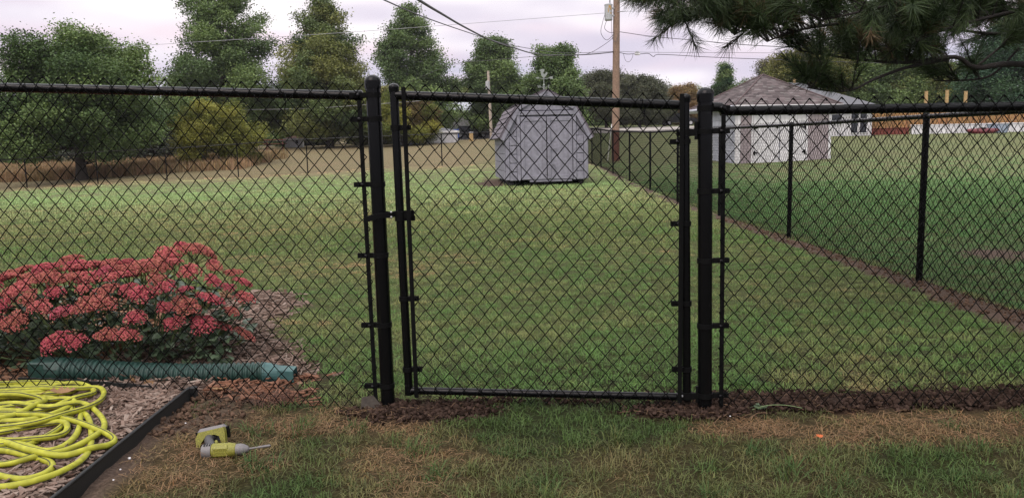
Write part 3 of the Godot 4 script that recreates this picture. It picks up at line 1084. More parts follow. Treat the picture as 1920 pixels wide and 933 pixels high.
func garage() -> void:
	var g := thing("garage_shed", "small hip roofed outbuilding with white double doors beyond the side fence", "shed", Vector3(9.5, 0.2, -33.0), deg_to_rad(13.0))
	var wide := 4.42
	var deep := 3.6
	var eave := 2.42
	var body := MB.new()
	body.box(xf(Vector3(wide / 2, eave / 2, -deep / 2)), Vector3(wide - 0.06, eave, deep - 0.06))
	part("wall", body.mesh(), M.garage_side, g)
	# left side: lap boards
	for k in 9:
		board(g, "board", Vector3(-0.005, 0.15 + 0.26 * k, -deep / 2), Vector3(0.05, 0.252, deep - 0.1), M.garage_side)
	# front: vertical boards, white doors between
	var x := 0.13
	while x < wide - 0.14:
		if x < 0.62 or x > 3.3:
			var w := 0.163
			board(g, "board", Vector3(x + w / 2, 1.1, 0.0), Vector3(w - 0.012, 2.16, 0.05), M.garage_board)
			x += w
		else:
			x = 3.3001
	for cx in [0.06, wide - 0.06]:
		board(g, "corner_trim", Vector3(cx, eave / 2, 0.012), Vector3(0.13, eave, 0.07), M.white_trim)
	board(g, "corner_trim", Vector3(-0.02, eave / 2, -0.07), Vector3(0.05, eave, 0.11), M.white_trim)
	board(g, "door_trim", Vector3(0.67, 1.07, 0.02), Vector3(0.08, 2.1, 0.07), M.white_trim)
	board(g, "door_trim", Vector3(3.25, 1.07, 0.02), Vector3(0.08, 2.1, 0.07), M.white_trim)
	board(g, "eave_shadow_band", Vector3(wide / 2, 2.29, 0.0), Vector3(wide - 0.26, 0.2, 0.05), M.garage_eave_shade)  # the eave's shadow over the doors, painted as a grey board
	board(g, "door_trim", Vector3(1.96, 2.15, 0.022), Vector3(2.66, 0.07, 0.07), M.white_trim)
	for k in 2:
		var d := thing_part(g, "door", Vector3(1.335 + 1.25 * k, 1.07, 0.0))
		for i in 6:
			board(d, "board", Vector3(-0.5 + 0.2 * i, 0, 0.02), Vector3(0.19, 2.08, 0.05), M.door_white)
		for y in [-0.62, 0.42]:
			var hx := -0.52 if k == 0 else 0.52
			board(d, "hinge", Vector3(hx, y, 0.055), Vector3(0.2, 0.07, 0.02), M.black_dull)
			board(d, "hinge", Vector3(hx * 1.07, y, 0.057), Vector3(0.06, 0.2, 0.02), M.black_dull)
		if k == 0:
			board(d, "latch", Vector3(0.5, 0.45, 0.06), Vector3(0.1, 0.12, 0.03), M.black_dull)
	# roof
	var o := 0.33
	var lo := eave - 0.02
	var c := [Vector3(-o, lo, o), Vector3(wide + o, lo, o), Vector3(wide + o, lo, -deep - o), Vector3(-o, lo, -deep - o)]
	var apex := Vector3(wide / 2, 3.82, -deep / 2)
	var deck := MB.new()
	for k in 4:
		deck.tri(c[k], c[(k + 1) % 4], apex, Vector3.UP)
	deck.quad(c[0], c[1], c[2], c[3], Vector3.DOWN)
	var roof := part("roof", deck.mesh(), M.asphalt_roof, g)
	for k in 4:
		var a: Vector3 = c[k]
		var b: Vector3 = c[(k + 1) % 4]
		var out := (b - a).cross(Vector3.UP).normalized()
		var f := MB.new()
		f.box(xf((a + b) * 0.5 + out * 0.015 + Vector3(0, -0.06, 0), along(Vector3.UP) * Basis(Vector3.UP, 0.0) if k % 2 == 0 else Basis(Vector3.UP, PI / 2)), Vector3(a.distance_to(b) + 0.06, 0.17, 0.03), 0.004)
		part("fascia", f.mesh(), M.white_trim, roof)
	var gut := MB.new()
	gut.tube([c[3] + Vector3(-0.07, -0.04, 0), c[0] + Vector3(-0.07, -0.04, 0.03)], 0.065, 10, true)
	part("gutter", gut.mesh(), M.garage_side, roof)
	# shingle courses on the four slopes
	var sh := MB.new()
	for k in 4:
		var a: Vector3 = c[k]
		var b: Vector3 = c[(k + 1) % 4]
		var nrm := (b - a).cross(apex - a).normalized()
		if nrm.y < 0: nrm = -nrm
		var rows := 19
		for i in rows:
			var t0 := float(i) / rows
			var t1 := float(i + 1.25) / rows
			if t1 > 0.985: t1 = 0.985
			var p0 := a.lerp(apex, t0)
			var p1 := b.lerp(apex, t0)
			var len0 := p0.distance_to(p1)
			var s := -rng.randf() * 0.3
			while s < len0:
				var w := rr(0.16, 0.34)
				var u0 := clampf(s / len0, 0, 1)
				var u1 := clampf((s + w - 0.006) / len0, 0, 1)
				s += w
				if u1 <= u0: continue
				var tone := rr(0.65, 1.3)
				sh.col = Color(0.16, 0.135, 0.135) * tone if rng.randf() < 0.75 else Color(0.21, 0.19, 0.185) * tone
				var q0 := a.lerp(apex, t1)
				var q1 := b.lerp(apex, t1)
				var lift := nrm * rr(0.016, 0.026)
				sh.quad(p0.lerp(p1, u0) + lift, p0.lerp(p1, u1) + lift, q0.lerp(q1, u1) + nrm * 0.004, q0.lerp(q1, u0) + nrm * 0.004, nrm)
				sh.quad(p0.lerp(p1, u0) + lift, p0.lerp(p1, u1) + lift, p0.lerp(p1, u1), p0.lerp(p1, u0), Vector3.DOWN)
	tag(part("shingles", sh.mesh(), M.shingle, roof), "", "", "", "stuff")
	var ridge := MB.new()
	ridge.col = Color(0.15, 0.115, 0.115)
	for k in 4:
		ridge.tube([c[k] + Vector3(0, 0.03, 0), apex + Vector3(0, 0.03, 0)], 0.035, 5, true)
	part("hip_cap", ridge.mesh(), M.shingle, roof)


func thing_part(parent: Node, called: String, at: Vector3) -> Node3D:
	var d := Node3D.new()
	d.name = numbered(parent, called)
	parent.add_child(d, true)
	d.position = at
	return d


func block(called: String, label: String, category: String, at: Vector3, turn: float, size: Vector3, wall: Material, roofm: Material, rise: float, over := 0.3) -> Node3D:
	var h := thing(called, label, category, at, turn)
	board(h, "wall", Vector3(0, size.y / 2 - 0.2, 0), size + Vector3(0, 0.4, 0), wall, 0.0)
	var r := MB.new()
	var x := size.x / 2 + over
	var z := size.z / 2 + over
	var y := size.y
	var rx := maxf(0.0, x - z)
	var c := [Vector3(-x, y, z), Vector3(x, y, z), Vector3(x, y, -z), Vector3(-x, y, -z)]
	var p := Vector3(-rx, y + rise, 0)
	var q := Vector3(rx, y + rise, 0)
	r.quad(c[0], c[1], q, p, Vector3(0, 1, 1)); r.quad(c[2], c[3], p, q, Vector3(0, 1, -1))
	r.tri(c[1], c[2], q, Vector3(1, 1, 0)); r.tri(c[3], c[0], p, Vector3(-1, 1, 0))
	r.quad(c[0], c[1], c[2], c[3], Vector3.DOWN)
	var ro := part("roof", r.mesh(), roofm, h)
	for s in [-1.0, 1.0]:
		board(ro, "fascia", Vector3(0, y - 0.06, s * (z + 0.01)), Vector3(x * 2 + 0.04, 0.16, 0.04), M.white_trim, 0.0)
		board(ro, "fascia", Vector3(s * (x + 0.01), y - 0.06, 0), Vector3(0.04, 0.155, z * 2 - 0.02), M.white_trim, 0.0)
	return h


func far_buildings() -> void:
	var h := block("house", "white house with a dark grey hip roof behind the outbuilding", "house", on(18.2, 52.0, -0.1), 0.0, Vector3(8.2, 1.75, 6.6), M.house_white, M.asphalt_roof, 1.75, 0.4)
	for x in [1.9, 3.0, 3.55]:
		var w := board(h, "window", Vector3(x, 1.0 if x < 2.5 else 0.75, 3.32), Vector3(0.75 if x < 2.5 else 0.5, 0.7 if x < 2.5 else 1.3, 0.06), M.white_trim, 0.01)
		board(w, "pane", Vector3(0, 0, 0.02), Vector3(0.63 if x < 2.5 else 0.4, 0.58 if x < 2.5 else 1.18, 0.05), M.window_dark, 0.0)
	# wooden plank fence on the right, planks too fine to pick apart singly at this distance
	var wf := thing("wooden_fence", "orange brown wooden plank fence across the far end of the neighbouring lawn", "fence")
	var n := 0
	var pl := MB.new()
	var x := 21.6
	while x < 40.0:
		var w := rr(0.13, 0.15)
		var foot := land(x, 50.0)
		var t := rr(0.75, 1.2)
		pl.col = Color(t * rr(0.9, 1.1), t * rr(0.92, 1.05), t)
		var tall := 1.02 + 0.16 * smoothstep(22.0, 32.0, x) + rr(-0.01, 0.01)
		pl.box(xf(Vector3(x, foot + 0.35 + tall / 2, -50.0 + rr(-0.01, 0.01))), Vector3(w - 0.012, tall, 0.02), 0.003)
		x += w
		n += 1
	tag(part("plank", pl.mesh(), M.wood_new, wf), "", "", "", "stuff")
	for k in 8:
		board(wf, "post", Vector3(21.6 + 2.4 * k, land(21.6 + 2.4 * k, 50.0) + 0.85, -50.1), Vector3(0.1, 1.5, 0.1), M.wood_post)
	for y in [0.55, 1.2]:
		var ra := MB.new()
		ra.box(xf(Vector3(30.8, land(30, 50.0) + y, -50.05)), Vector3(18.4, 0.09, 0.04), 0.004)
		part("rail", ra.mesh(), M.wood_post, wf)
	var lw := thing("low_wall", "long low white wall in front of the wooden plank fence", "wall", on(31.5, 49.2))
	board(lw, "wall", Vector3(0, 0.2, 0), Vector3(13.0, 0.62, 0.2), M.house_white, 0.01)
	board(lw, "coping", Vector3(0, 0.53, 0), Vector3(13.1, 0.05, 0.28), M.white_trim, 0.01)
	var rw := thing("low_wall", "low red retaining edge beside the white house", "wall", on(22.4, 49.4))
	board(rw, "wall", Vector3(0, 0.16, 0), Vector3(5.0, 0.42, 0.25), M.red_mulch, 0.02)
	board(rw, "coping", Vector3(0, 0.39, 0), Vector3(5.1, 0.05, 0.32), M.red_mulch, 0.02)
	var tub := thing("storage_tub", "pale blue storage tub against the low white wall", "tub", on(29.9, 48.4))
	var tm := MB.new()
	tm.lathe([Vector2(0.0, 0.0), Vector2(0.5, 0.0), Vector2(0.6, 0.5), Vector2(0.63, 0.52), Vector2(0.55, 0.5), Vector2(0.5, 0.1)], 14)
	part("body", tm.mesh(), M.pale_blue, tub)
	var boat := thing("kayak", "small maroon kayak lying on the grass before the white wall", "kayak", on(28.6, 47.8), 0.1)
	var hull := MB.new()
	var pts := []
	var rad := []
	for k in 9:
		var t := k / 8.0 * 2.0 - 1.0
		pts.append(Vector3(t * 1.1, 0.12 + 0.1 * t * t, 0))
		rad.append(0.2 * sqrt(maxf(0.02, 1.0 - t * t)))
	hull.tube(pts, rad, 10, true)
	part("hull", hull.mesh(), M.maroon, boat)
	var seat := MB.new()
	seat.lathe([Vector2(0.2, 0.0), Vector2(0.2, 0.05), Vector2(0.14, 0.05), Vector2(0.14, -0.02)], 14, xf(Vector3(0, 0.3, 0)))
	part("cockpit_rim", seat.mesh(), M.black_dull, boat)
	var i := 0
	for p in [[27.3, 52.0, 4.06], [28.66, 52.0, 4.1], [29.88, 52.0, 4.0], [19.9, 55.5, 5.3], [20.85, 55.5, 5.28]]:
		var o := on(p[0], p[1])
		var names := ["leftmost of three tall bare wooden posts above the plank fence", "middle of three tall bare wooden posts above the plank fence", "rightmost of three tall bare wooden posts above the plank fence", "left of two pale post tops showing just over the outbuilding's roof", "right of two pale post tops showing just over the outbuilding's roof"]
		var wp := thing("wooden_post", names[i], "post", o, 0.0, "tall wooden posts behind the houses")
		board(wp, "shaft", Vector3(0, (p[2] - o.y) / 2, 0), Vector3(0.16, p[2] - o.y, 0.16), M.wood_post, 0.01)
		board(wp, "cap", Vector3(0, p[2] - o.y + 0.02, 0), Vector3(0.18, 0.04, 0.18), M.wood_post, 0.01)
		i += 1
	# far off behind the back fence
	var bs := block("garden_shed", "blue grey shed half hidden by the gate's left upright, beyond the back fence", "shed", on(-7.6, 59.5), 0.0, Vector3(1.4, 0.85, 1.6), M.pale_blue, M.asphalt_roof, 0.3, 0.08)
	board(bs, "door", Vector3(0.2, 0.4, 0.81), Vector3(0.5, 0.75, 0.04), M.white_trim, 0.01)
	var ws := block("garage", "long low white outbuilding beyond the back fence, left of the grey shed", "garage", on(-5.1, 59.5, 0.03), 0.0, Vector3(2.3, 0.82, 2.0), M.house_white, M.asphalt_roof, 0.25, 0.1)
	board(ws, "door", Vector3(-0.4, 0.36, 1.01), Vector3(0.9, 0.72, 0.04), M.door_white, 0.01)
	var fh := block("house", "tiny white building with a brown roof under the park trees", "house", on(-17.4, 64.0, 0.1), 0.15, Vector3(1.35, 0.6, 1.2), M.house_white, M.pole_foot, 0.22, 0.1)
	board(fh, "window", Vector3(0.25, 0.32, 0.61), Vector3(0.22, 0.26, 0.04), M.window_dark, 0.0)
	var nh := block("house", "grey roofed house glimpsed above the yellow green tree", "house", on(-4.7, 84.0, 0.4), 0.0, Vector3(7.0, 2.3, 6.0), M.house_white, M.garage_side, 1.3, 0.4)
	board(nh, "window", Vector3(1.2, 1.4, 3.02), Vector3(1.0, 0.9, 0.05), M.window_dark, 0.0)
	var bin := thing("rubbish_bin", "blue wheeled rubbish bin at the end of the low white outbuilding", "bin", on(-4.45, 66.5, 0.25))
	board(bin, "body", Vector3(0, 0.33, 0), Vector3(0.42, 0.66, 0.45), M.blue_bin, 0.04)
	board(bin, "lid", Vector3(0, 0.69, 0.02), Vector3(0.46, 0.06, 0.52), M.blue_bin, 0.02)
	var mb := thing("marker_post", "short pale post standing in the rough grass left of the utility pole", "post", on(-2.95, 61.0))
	board(mb, "shaft", Vector3(0, 0.3, 0), Vector3(0.3, 0.7, 0.2), M.wood_post, 0.02)
	board(mb, "cap", Vector3(0, 0.67, 0), Vector3(0.34, 0.05, 0.24), M.white_trim, 0.01)
	car("parked_car", "dark parked car with a pale roof left of the thin utility pole", on(-3.9, 80.0, 0.05), 0.15, M.car_dark, M.car_silver)
	car("parked_car", "dark car standing on the pale road at the far right of the gate", on(17.4, 82.0, 0.05), 0.1, M.car_dark, M.car_dark)
	# picnic table under the park trees
	var pt := thing("picnic_table", "dark picnic table on the grass beyond the back fence", "table", on(-17.2, 58.0), 0.2)
	board(pt, "table_top", Vector3(0, 0.72, 0), Vector3(1.6, 0.06, 0.7), M.pole_foot, 0.01)
	for s in [-1.0, 1.0]:
		board(pt, "bench", Vector3(0, 0.43, s * 0.6), Vector3(1.6, 0.05, 0.25), M.pole_foot, 0.01)
		var lg := MB.new()
		lg.tube([Vector3(s * 0.55, 0, -0.6), Vector3(s * 0.55, 0.7, -0.15)], 0.04, 6, true)
		lg.tube([Vector3(s * 0.55, 0, 0.6), Vector3(s * 0.55, 0.7, 0.15)], 0.04, 6, true)
		lg.tube([Vector3(s * 0.55, 0.4, -0.6), Vector3(s * 0.55, 0.4, 0.6)], 0.035, 6, true)
		part("leg", lg.mesh(), M.pole_foot, pt)


func car(called: String, label: String, at: Vector3, turn: float, paint: Material, top: Material) -> void:
	var c := thing(called, label, "car", at, turn)
	c.scale = Vector3.ONE * 0.86
	var side := PackedVector2Array([Vector2(-2.1, 0.35), Vector2(2.15, 0.35), Vector2(2.2, 0.65), Vector2(2.05, 0.85), Vector2(1.2, 0.95), Vector2(-1.95, 0.98), Vector2(-2.15, 0.75)])
	var b := MB.new()
	b.prism(side, 1.75)
	part("body", b.mesh(), paint, c)
	var g := MB.new()
	g.prism(PackedVector2Array([Vector2(-1.85, 0.96), Vector2(1.15, 0.94), Vector2(0.45, 1.42), Vector2(-1.45, 1.44)]), 1.55)
	part("window", g.mesh(), M.window_dark, c)
	var r := MB.new()
	r.prism(PackedVector2Array([Vector2(-1.5, 1.42), Vector2(0.5, 1.41), Vector2(0.3, 1.49), Vector2(-1.35, 1.5)]), 1.5)
	part("roof", r.mesh(), top, c)
	for x in [-1.3, 1.35]:
		for z in [-0.8, 0.8]:
			var w := MB.new()
			w.tube([Vector3(x, 0.33, z - 0.1), Vector3(x, 0.33, z + 0.1)], 0.33, 14, true)
			var wh := part("wheel", w.mesh(), M.black_dull, c)
			var rim := MB.new()
			rim.tube([Vector3(x, 0.33, z - 0.11), Vector3(x, 0.33, z + 0.11)], 0.2, 12, true)
			part("rim", rim.mesh(), M.car_silver, wh)


# ---------------------------------------------------------------- poles and lines
func cable(label: String, pts: Array, r, m: Material, called := "power_line") -> void:
	var t := MB.new()
	t.tube(smooth(pts, 8), r, 6, true)
	tag(part(called, t.mesh(), m), label, "cable")


func poles_and_lines() -> void:
	var p := thing("utility_pole", "tall weathered wooden utility pole right of the shed, carrying a grey transformer", "pole", Vector3(4.55, 0.45, -34.0))
	var m := MB.new()
	m.tube([Vector3(0, -0.3, 0), Vector3(0.02, 1.7, 0), Vector3(0.1, 8.6, 0)], [0.165, 0.16, 0.13], 16, true)
	part("shaft", m.mesh(), M.pole_wood, p)
	var f := MB.new()
	f.tube([Vector3(0, -0.3, 0), Vector3(0.01, 1.25, 0), Vector3(0.012, 1.3, 0)], [0.17, 0.166, 0.162], 16, true)
	part("pole_foot", f.mesh(), M.pole_foot, p)
	var guard := MB.new()
	guard.box(xf(Vector3(-0.28, 0.75, 0.25), Basis(Vector3(0, 0, 1), -0.12)), Vector3(0.035, 1.6, 0.035), 0.008)
	part("guy_guard", guard.mesh(), M.white_trim, p)
	var can := thing("transformer", "grey cylindrical transformer with rust streaks hung on the tall utility pole", "transformer", Vector3(4.27, 6.3, -33.9))
	var cm := MB.new()
	cm.lathe([Vector2(0.0, 0.0), Vector2(0.15, 0.0), Vector2(0.165, 0.03), Vector2(0.165, 0.6), Vector2(0.175, 0.61), Vector2(0.175, 0.65), Vector2(0.1, 0.69), Vector2(0.0, 0.7)], 20)
	part("tank", cm.mesh(), M.galvanised, can)
	var br := MB.new()
	br.box(xf(Vector3(0.2, 0.5, -0.04)), Vector3(0.12, 0.06, 0.08), 0.01)
	br.box(xf(Vector3(0.2, 0.2, -0.04)), Vector3(0.12, 0.06, 0.08), 0.01)
	part("bracket", br.mesh(), M.galvanised, can)
	var bush := MB.new()
	for k in 5:
		bush.lathe([Vector2(0.02, 0.7 + 0.04 * k), Vector2(0.045, 0.71 + 0.04 * k), Vector2(0.02, 0.735 + 0.04 * k)], 10, xf(Vector3(0.06, 0, 0)))
	part("bushing", bush.mesh(), M.galvanised, can)
	var ru := MB.new()
	for k in 12:
		var a := 1.3 + rr(-0.45, 0.45)
		var y := rr(0.22, 0.58)
		ru.box(xf(Vector3(cos(a) * 0.166, y, sin(a) * 0.166), Basis(Vector3.UP, -a + PI / 2)), Vector3(rr(0.015, 0.05), rr(0.04, 0.12), 0.004), 0.001)
	part("rust_stain", ru.mesh(), M.rust, can)
	cable("drooping lead looping down from the transformer tank", [Vector3(4.25, 6.95, -33.9), Vector3(4.0, 6.2, -33.75), Vector3(3.93, 5.76, -33.7), Vector3(4.18, 5.49, -33.8), Vector3(4.5, 5.75, -33.9)], 0.011, M.cable, "transformer_lead")
	cable("short lead hanging under the transformer tank", [Vector3(4.2, 6.32, -33.8), Vector3(4.09, 5.99, -33.8), Vector3(4.27, 5.81, -33.8), Vector3(4.5, 5.8, -33.9)], 0.011, M.cable, "transformer_lead")
	cable("straight lead dropping between the transformer and the pole", [Vector3(4.38, 6.32, -33.85), Vector3(4.4, 5.78, -33.85), Vector3(4.46, 5.45, -33.8), Vector3(4.6, 5.45, -33.8), Vector3(4.68, 5.75, -33.85)], 0.009, M.cable, "transformer_lead")
	var p2 := thing("utility_pole", "thin pale utility pole standing far off, left of the shed", "pole", on(-1.5, 66.0))
	var m2 := MB.new()
	m2.tube([Vector3(0, -0.2, 0), Vector3(-0.15, 5.6, 0)], [0.13, 0.1], 12, true)
	part("shaft", m2.mesh(), M.pole_pale, p2)
	var bx := MB.new()
	bx.lathe([Vector2(0.0, 4.1), Vector2(0.17, 4.1), Vector2(0.17, 4.75), Vector2(0.0, 4.8)], 12, xf(Vector3(-0.22, 0, 0.15)))
	part("transformer_can", bx.mesh(), M.galvanised, p2)
	# lines
	cable("thick twisted service cable sagging from upper left to the tall pole", [Vector3(-1.35, 2.75, -6.0), Vector3(-1.19, 3.18, -11.0), Vector3(-1.11, 3.47, -14.0), Vector3(-0.96, 3.84, -18.0), Vector3(-0.46, 4.06, -22.0), Vector3(0.23, 4.31, -26.0), Vector3(1.02, 4.45, -29.0), Vector3(2.22, 4.6, -31.0), Vector3(3.46, 4.83, -33.0), Vector3(4.56, 5.02, -34.0)], 0.02, M.cable)
	cable("thinner cable beside the twisted service cable from upper left", [Vector3(-1.9, 2.75, -6.0), Vector3(-1.66, 3.19, -11.0), Vector3(-1.48, 3.45, -14.0), Vector3(-1.02, 3.89, -19.0), Vector3(-0.18, 4.23, -24.0), Vector3(0.9, 4.5, -28.0), Vector3(2.23, 4.68, -31.0), Vector3(4.56, 5.04, -34.0)], 0.01, M.cable)
	cable("thin primary line crossing the upper sky past the transformer", [Vector3(-30.7, 5.4, -36.3), Vector3(-22.72, 5.74, -36.0), Vector3(-14.14, 5.99, -35.5), Vector3(-6.04, 6.25, -35.0), Vector3(4.26, 6.63, -34.0), Vector3(4.62, 6.66, -34.0), Vector3(6.29, 6.98, -36.0), Vector3(20.6, 8.61, -48.0)], 0.009, M.pale_cable)
	cable("line from the tall pole down behind the left trees", [Vector3(-9.02, 6.73, -70.0), Vector3(-3.93, 6.73, -55.0), Vector3(-1.03, 6.26, -48.0), Vector3(1.34, 5.77, -42.0), Vector3(3.3, 5.16, -36.0), Vector3(4.56, 5.02, -34.0)], 0.013, M.cable)
	cable("upper line leaving the tall pole to the right into the pine", [Vector3(4.66, 5.83, -34.0), Vector3(4.82, 5.83, -34.0), Vector3(5.88, 5.5, -33.0), Vector3(7.17, 5.06, -31.0), Vector3(8.89, 4.44, -28.0), Vector3(11.44, 3.64, -23.0)], 0.013, M.cable)
	cable("thin straight messenger line right of the tall pole", [Vector3(4.61, 5.04, -34.0), Vector3(6.28, 4.96, -34.0), Vector3(11.12, 4.95, -35.0), Vector3(17.91, 4.82, -36.0)], 0.008, M.cable)
	cable("communications cable with a splice box right of the tall pole", [Vector3(4.61, 5.02, -34.0), Vector3(5.04, 4.92, -34.0), Vector3(5.31, 4.92, -34.0), Vector3(5.65, 4.91, -34.0), Vector3(5.97, 4.92, -34.0), Vector3(6.19, 4.79, -34.0), Vector3(6.51, 4.87, -34.0), Vector3(8.65, 4.76, -34.4), Vector3(11.36, 4.67, -35.0), Vector3(17.93, 4.43, -36.0)], 0.014, M.cable)
	cable("slack slanting line from the tall pole down left", [Vector3(4.57, 5.79, -34.0), Vector3(4.36, 5.51, -34.0), Vector3(3.67, 5.07, -33.9), Vector3(3.21, 4.9, -33.8)], 0.011, M.cable)
	cable("faint pale line low across the trees left of the gate", [Vector3(-39.59, 4.78, -62.0), Vector3(-26.28, 4.4, -60.0), Vector3(-15.16, 4.06, -56.0), Vector3(-9.19, 4.03, -52.0), Vector3(-3.65, 4.05, -48.0)], 0.012, M.pale_cable)
	var sb := thing("splice_box", "small white splice box hung on the cable right of the pole", "box", Vector3(5.5, 4.93, -34.0))
	board(sb, "box", Vector3.ZERO, Vector3(0.22, 0.13, 0.12), M.white_trim, 0.02)
	board(sb, "clamp", Vector3(0, 0.08, 0), Vector3(0.12, 0.04, 0.05), M.galvanised, 0.01)
	var lp := MB.new()
	lp.tube(smooth([Vector3(4.9, 4.95, -34.0), Vector3(5.0, 4.65, -34.0), Vector3(5.15, 4.6, -34.0), Vector3(5.28, 4.75, -34.0), Vector3(5.31, 4.92, -34.0)], 5), 0.008, 5, true)
	tag(part("power_line", lp.mesh(), M.cable), "small hanging loop of cable between pole and splice box", "cable")


# ---------------------------------------------------------------- trees
func leaf_clump(count: int, spread: float, long: float, wide: float, g: RandomNumberGenerator) -> ArrayMesh:
	var m := MB.new()
	for k in count:
		var p := Vector3(g.randfn(), g.randfn() * 0.7, g.randfn()) * spread * 0.5
		var d := Vector3(g.randfn(), g.randfn() - 0.5, g.randfn()).normalized()
		var s := d.cross(Vector3(g.randfn(), g.randfn() + 1.2, g.randfn())).normalized()
		var l := long * g.randf_range(0.6, 1.25)
		var w := wide * g.randf_range(0.7, 1.2)
		var nrm := d.cross(s)
		var t := g.randf_range(0.7, 1.3)
		m.col = Color(t * g.randf_range(0.9, 1.15), t, t * g.randf_range(0.8, 1.1))
		var a := p
		var b := p + d * l
		var mid := p + d * l * 0.45
		m.tri(a, mid + s * w + nrm * w * 0.3, b)
		m.tri(a, mid - s * w + nrm * w * 0.3, b)
	return m.mesh()


var clumps := []


func tree(called: String, label: String, foot: Vector3, tall: float, half: float, shape: String, a: Color, b: Color, amount: int, size := 1.0, bare := 0.18, group := "", tr := 0.0) -> void:
	var g := RandomNumberGenerator.new()
	g.seed = int(absf(foot.x) * 131.0 + absf(foot.z) * 17.0) + 3
	var t := thing(called, label, "tree", foot, 0.0, group)
	var r0 := tr if tr > 0.0 else tall * 0.026
	var trunk := MB.new()
	var sway := Vector3(g.randf_range(-0.3, 0.3), 0, g.randf_range(-0.3, 0.3))
	var spine := []
	var rad := []
	for k in 9:
		var u := k / 8.0
		spine.append(Vector3(sway.x * sin(u * 2.5), tall * 0.86 * u - (0.3 if k == 0 else 0.0), sway.z * sin(u * 3.0)))
		rad.append(r0 * (1.35 if k == 0 else 1.0) * (1.0 - 0.88 * u))
	trunk.tube(spine, rad, 9, true)
	part("trunk", trunk.mesh(), M.bark, t)
	var limbs := MB.new()
	var pl := [[], [], []]
	var ti := [[], [], []]
	var nblob := int(clampf(22 + half * 7.0, 26, 70))
	for k in nblob:
		var u := (k + g.randf()) / nblob
		var lev := 0.0
		var w := 0.0
		if shape == "round":
			lev = bare + (1.0 - bare) * (0.06 + 0.88 * u)
			var s := (lev - bare) / (1.0 - bare)
			w = sqrt(maxf(0.04, 1.0 - pow((s - 0.36) / 0.66, 2)))
		elif shape == "cone":
			lev = bare + (1.0 - bare) * (0.04 + 0.96 * pow(u, 1.1))
			var s := (lev - bare) / (1.0 - bare)
			w = pow(1.0 - s, 0.66) * minf(1.0, 0.85 + s * 1.2) + 0.05
		else:
			lev = bare + (1.0 - bare) * (0.05 + 0.9 * u)
			var s := (lev - bare) / (1.0 - bare)
			w = pow(sin(PI * clampf(0.12 + 0.86 * s, 0, 1)), 0.6) * (1.0 - 0.25 * s)
		var ang := k * 2.39996 + g.randf_range(-0.5, 0.5)
		var br := half * g.randf_range(0.16, 0.36) * ((0.55 + 0.45 * w) if shape != "cone" else (0.36 + 0.66 * w))
		var out := maxf(0.0, half * w * g.randf_range(0.45, 1.05) - br * 0.35)
		var c := Vector3(cos(ang) * out, tall * lev - br * 0.5, sin(ang) * out)
		var lead := Vector3(cos(ang), 0.55 - 0.5 * (1.0 - lev), sin(ang)).normalized()
		var near := spine[clampi(int((lev - 0.14) * 8.0 / 0.86), 1, 7)] as Vector3
		if k % 2 == 0:
			var rr0 := r0 * 0.34 * (1.0 - 0.6 * lev)
			limbs.tube(smooth([near, near.lerp(c, 0.5) + Vector3(0, -0.05 * tall * w, 0), c], 3), [rr0, rr0 * 0.85, rr0 * 0.7, rr0 * 0.55, rr0 * 0.4, rr0 * 0.25, rr0 * 0.15], 5, false)
		var tone := clampf(g.randf() * 1.5 - 0.25, 0.0, 1.25)
		var bt := a.lerp(b, tone)
		var n := int(amount * 1.05 * pow(br / (half * 0.22), 2.0) / nblob)
		for i in n:
			var dir := Vector3(g.randfn(), g.randfn(), g.randfn()).normalized()
			var q := c + dir * br * Vector3(1.0, 0.72, 1.0) * pow(g.randf(), 0.5) * 1.1
			q += lead * dir.dot(lead) * br * 0.55 * (1.0 if dir.dot(lead) > 0.0 else 0.4)
			var which := g.randi() % 3
			pl[which].append(xf(q, Basis.from_euler(Vector3(g.randf_range(-0.6, 0.6), g.randf() * TAU, g.randf_range(-0.6, 0.6))).scaled(Vector3(1.0, 0.8, 1.0) * size * g.randf_range(0.75, 1.25))))
			var col := bt * g.randf_range(0.75, 1.3)
			col.a = 1.0
			ti[which].append(col)
	part("limb", limbs.mesh(), M.bark, t)
	for w in 3:
		scatter("crown", clumps[w], M.leaf, pl[w], ti[w], t)


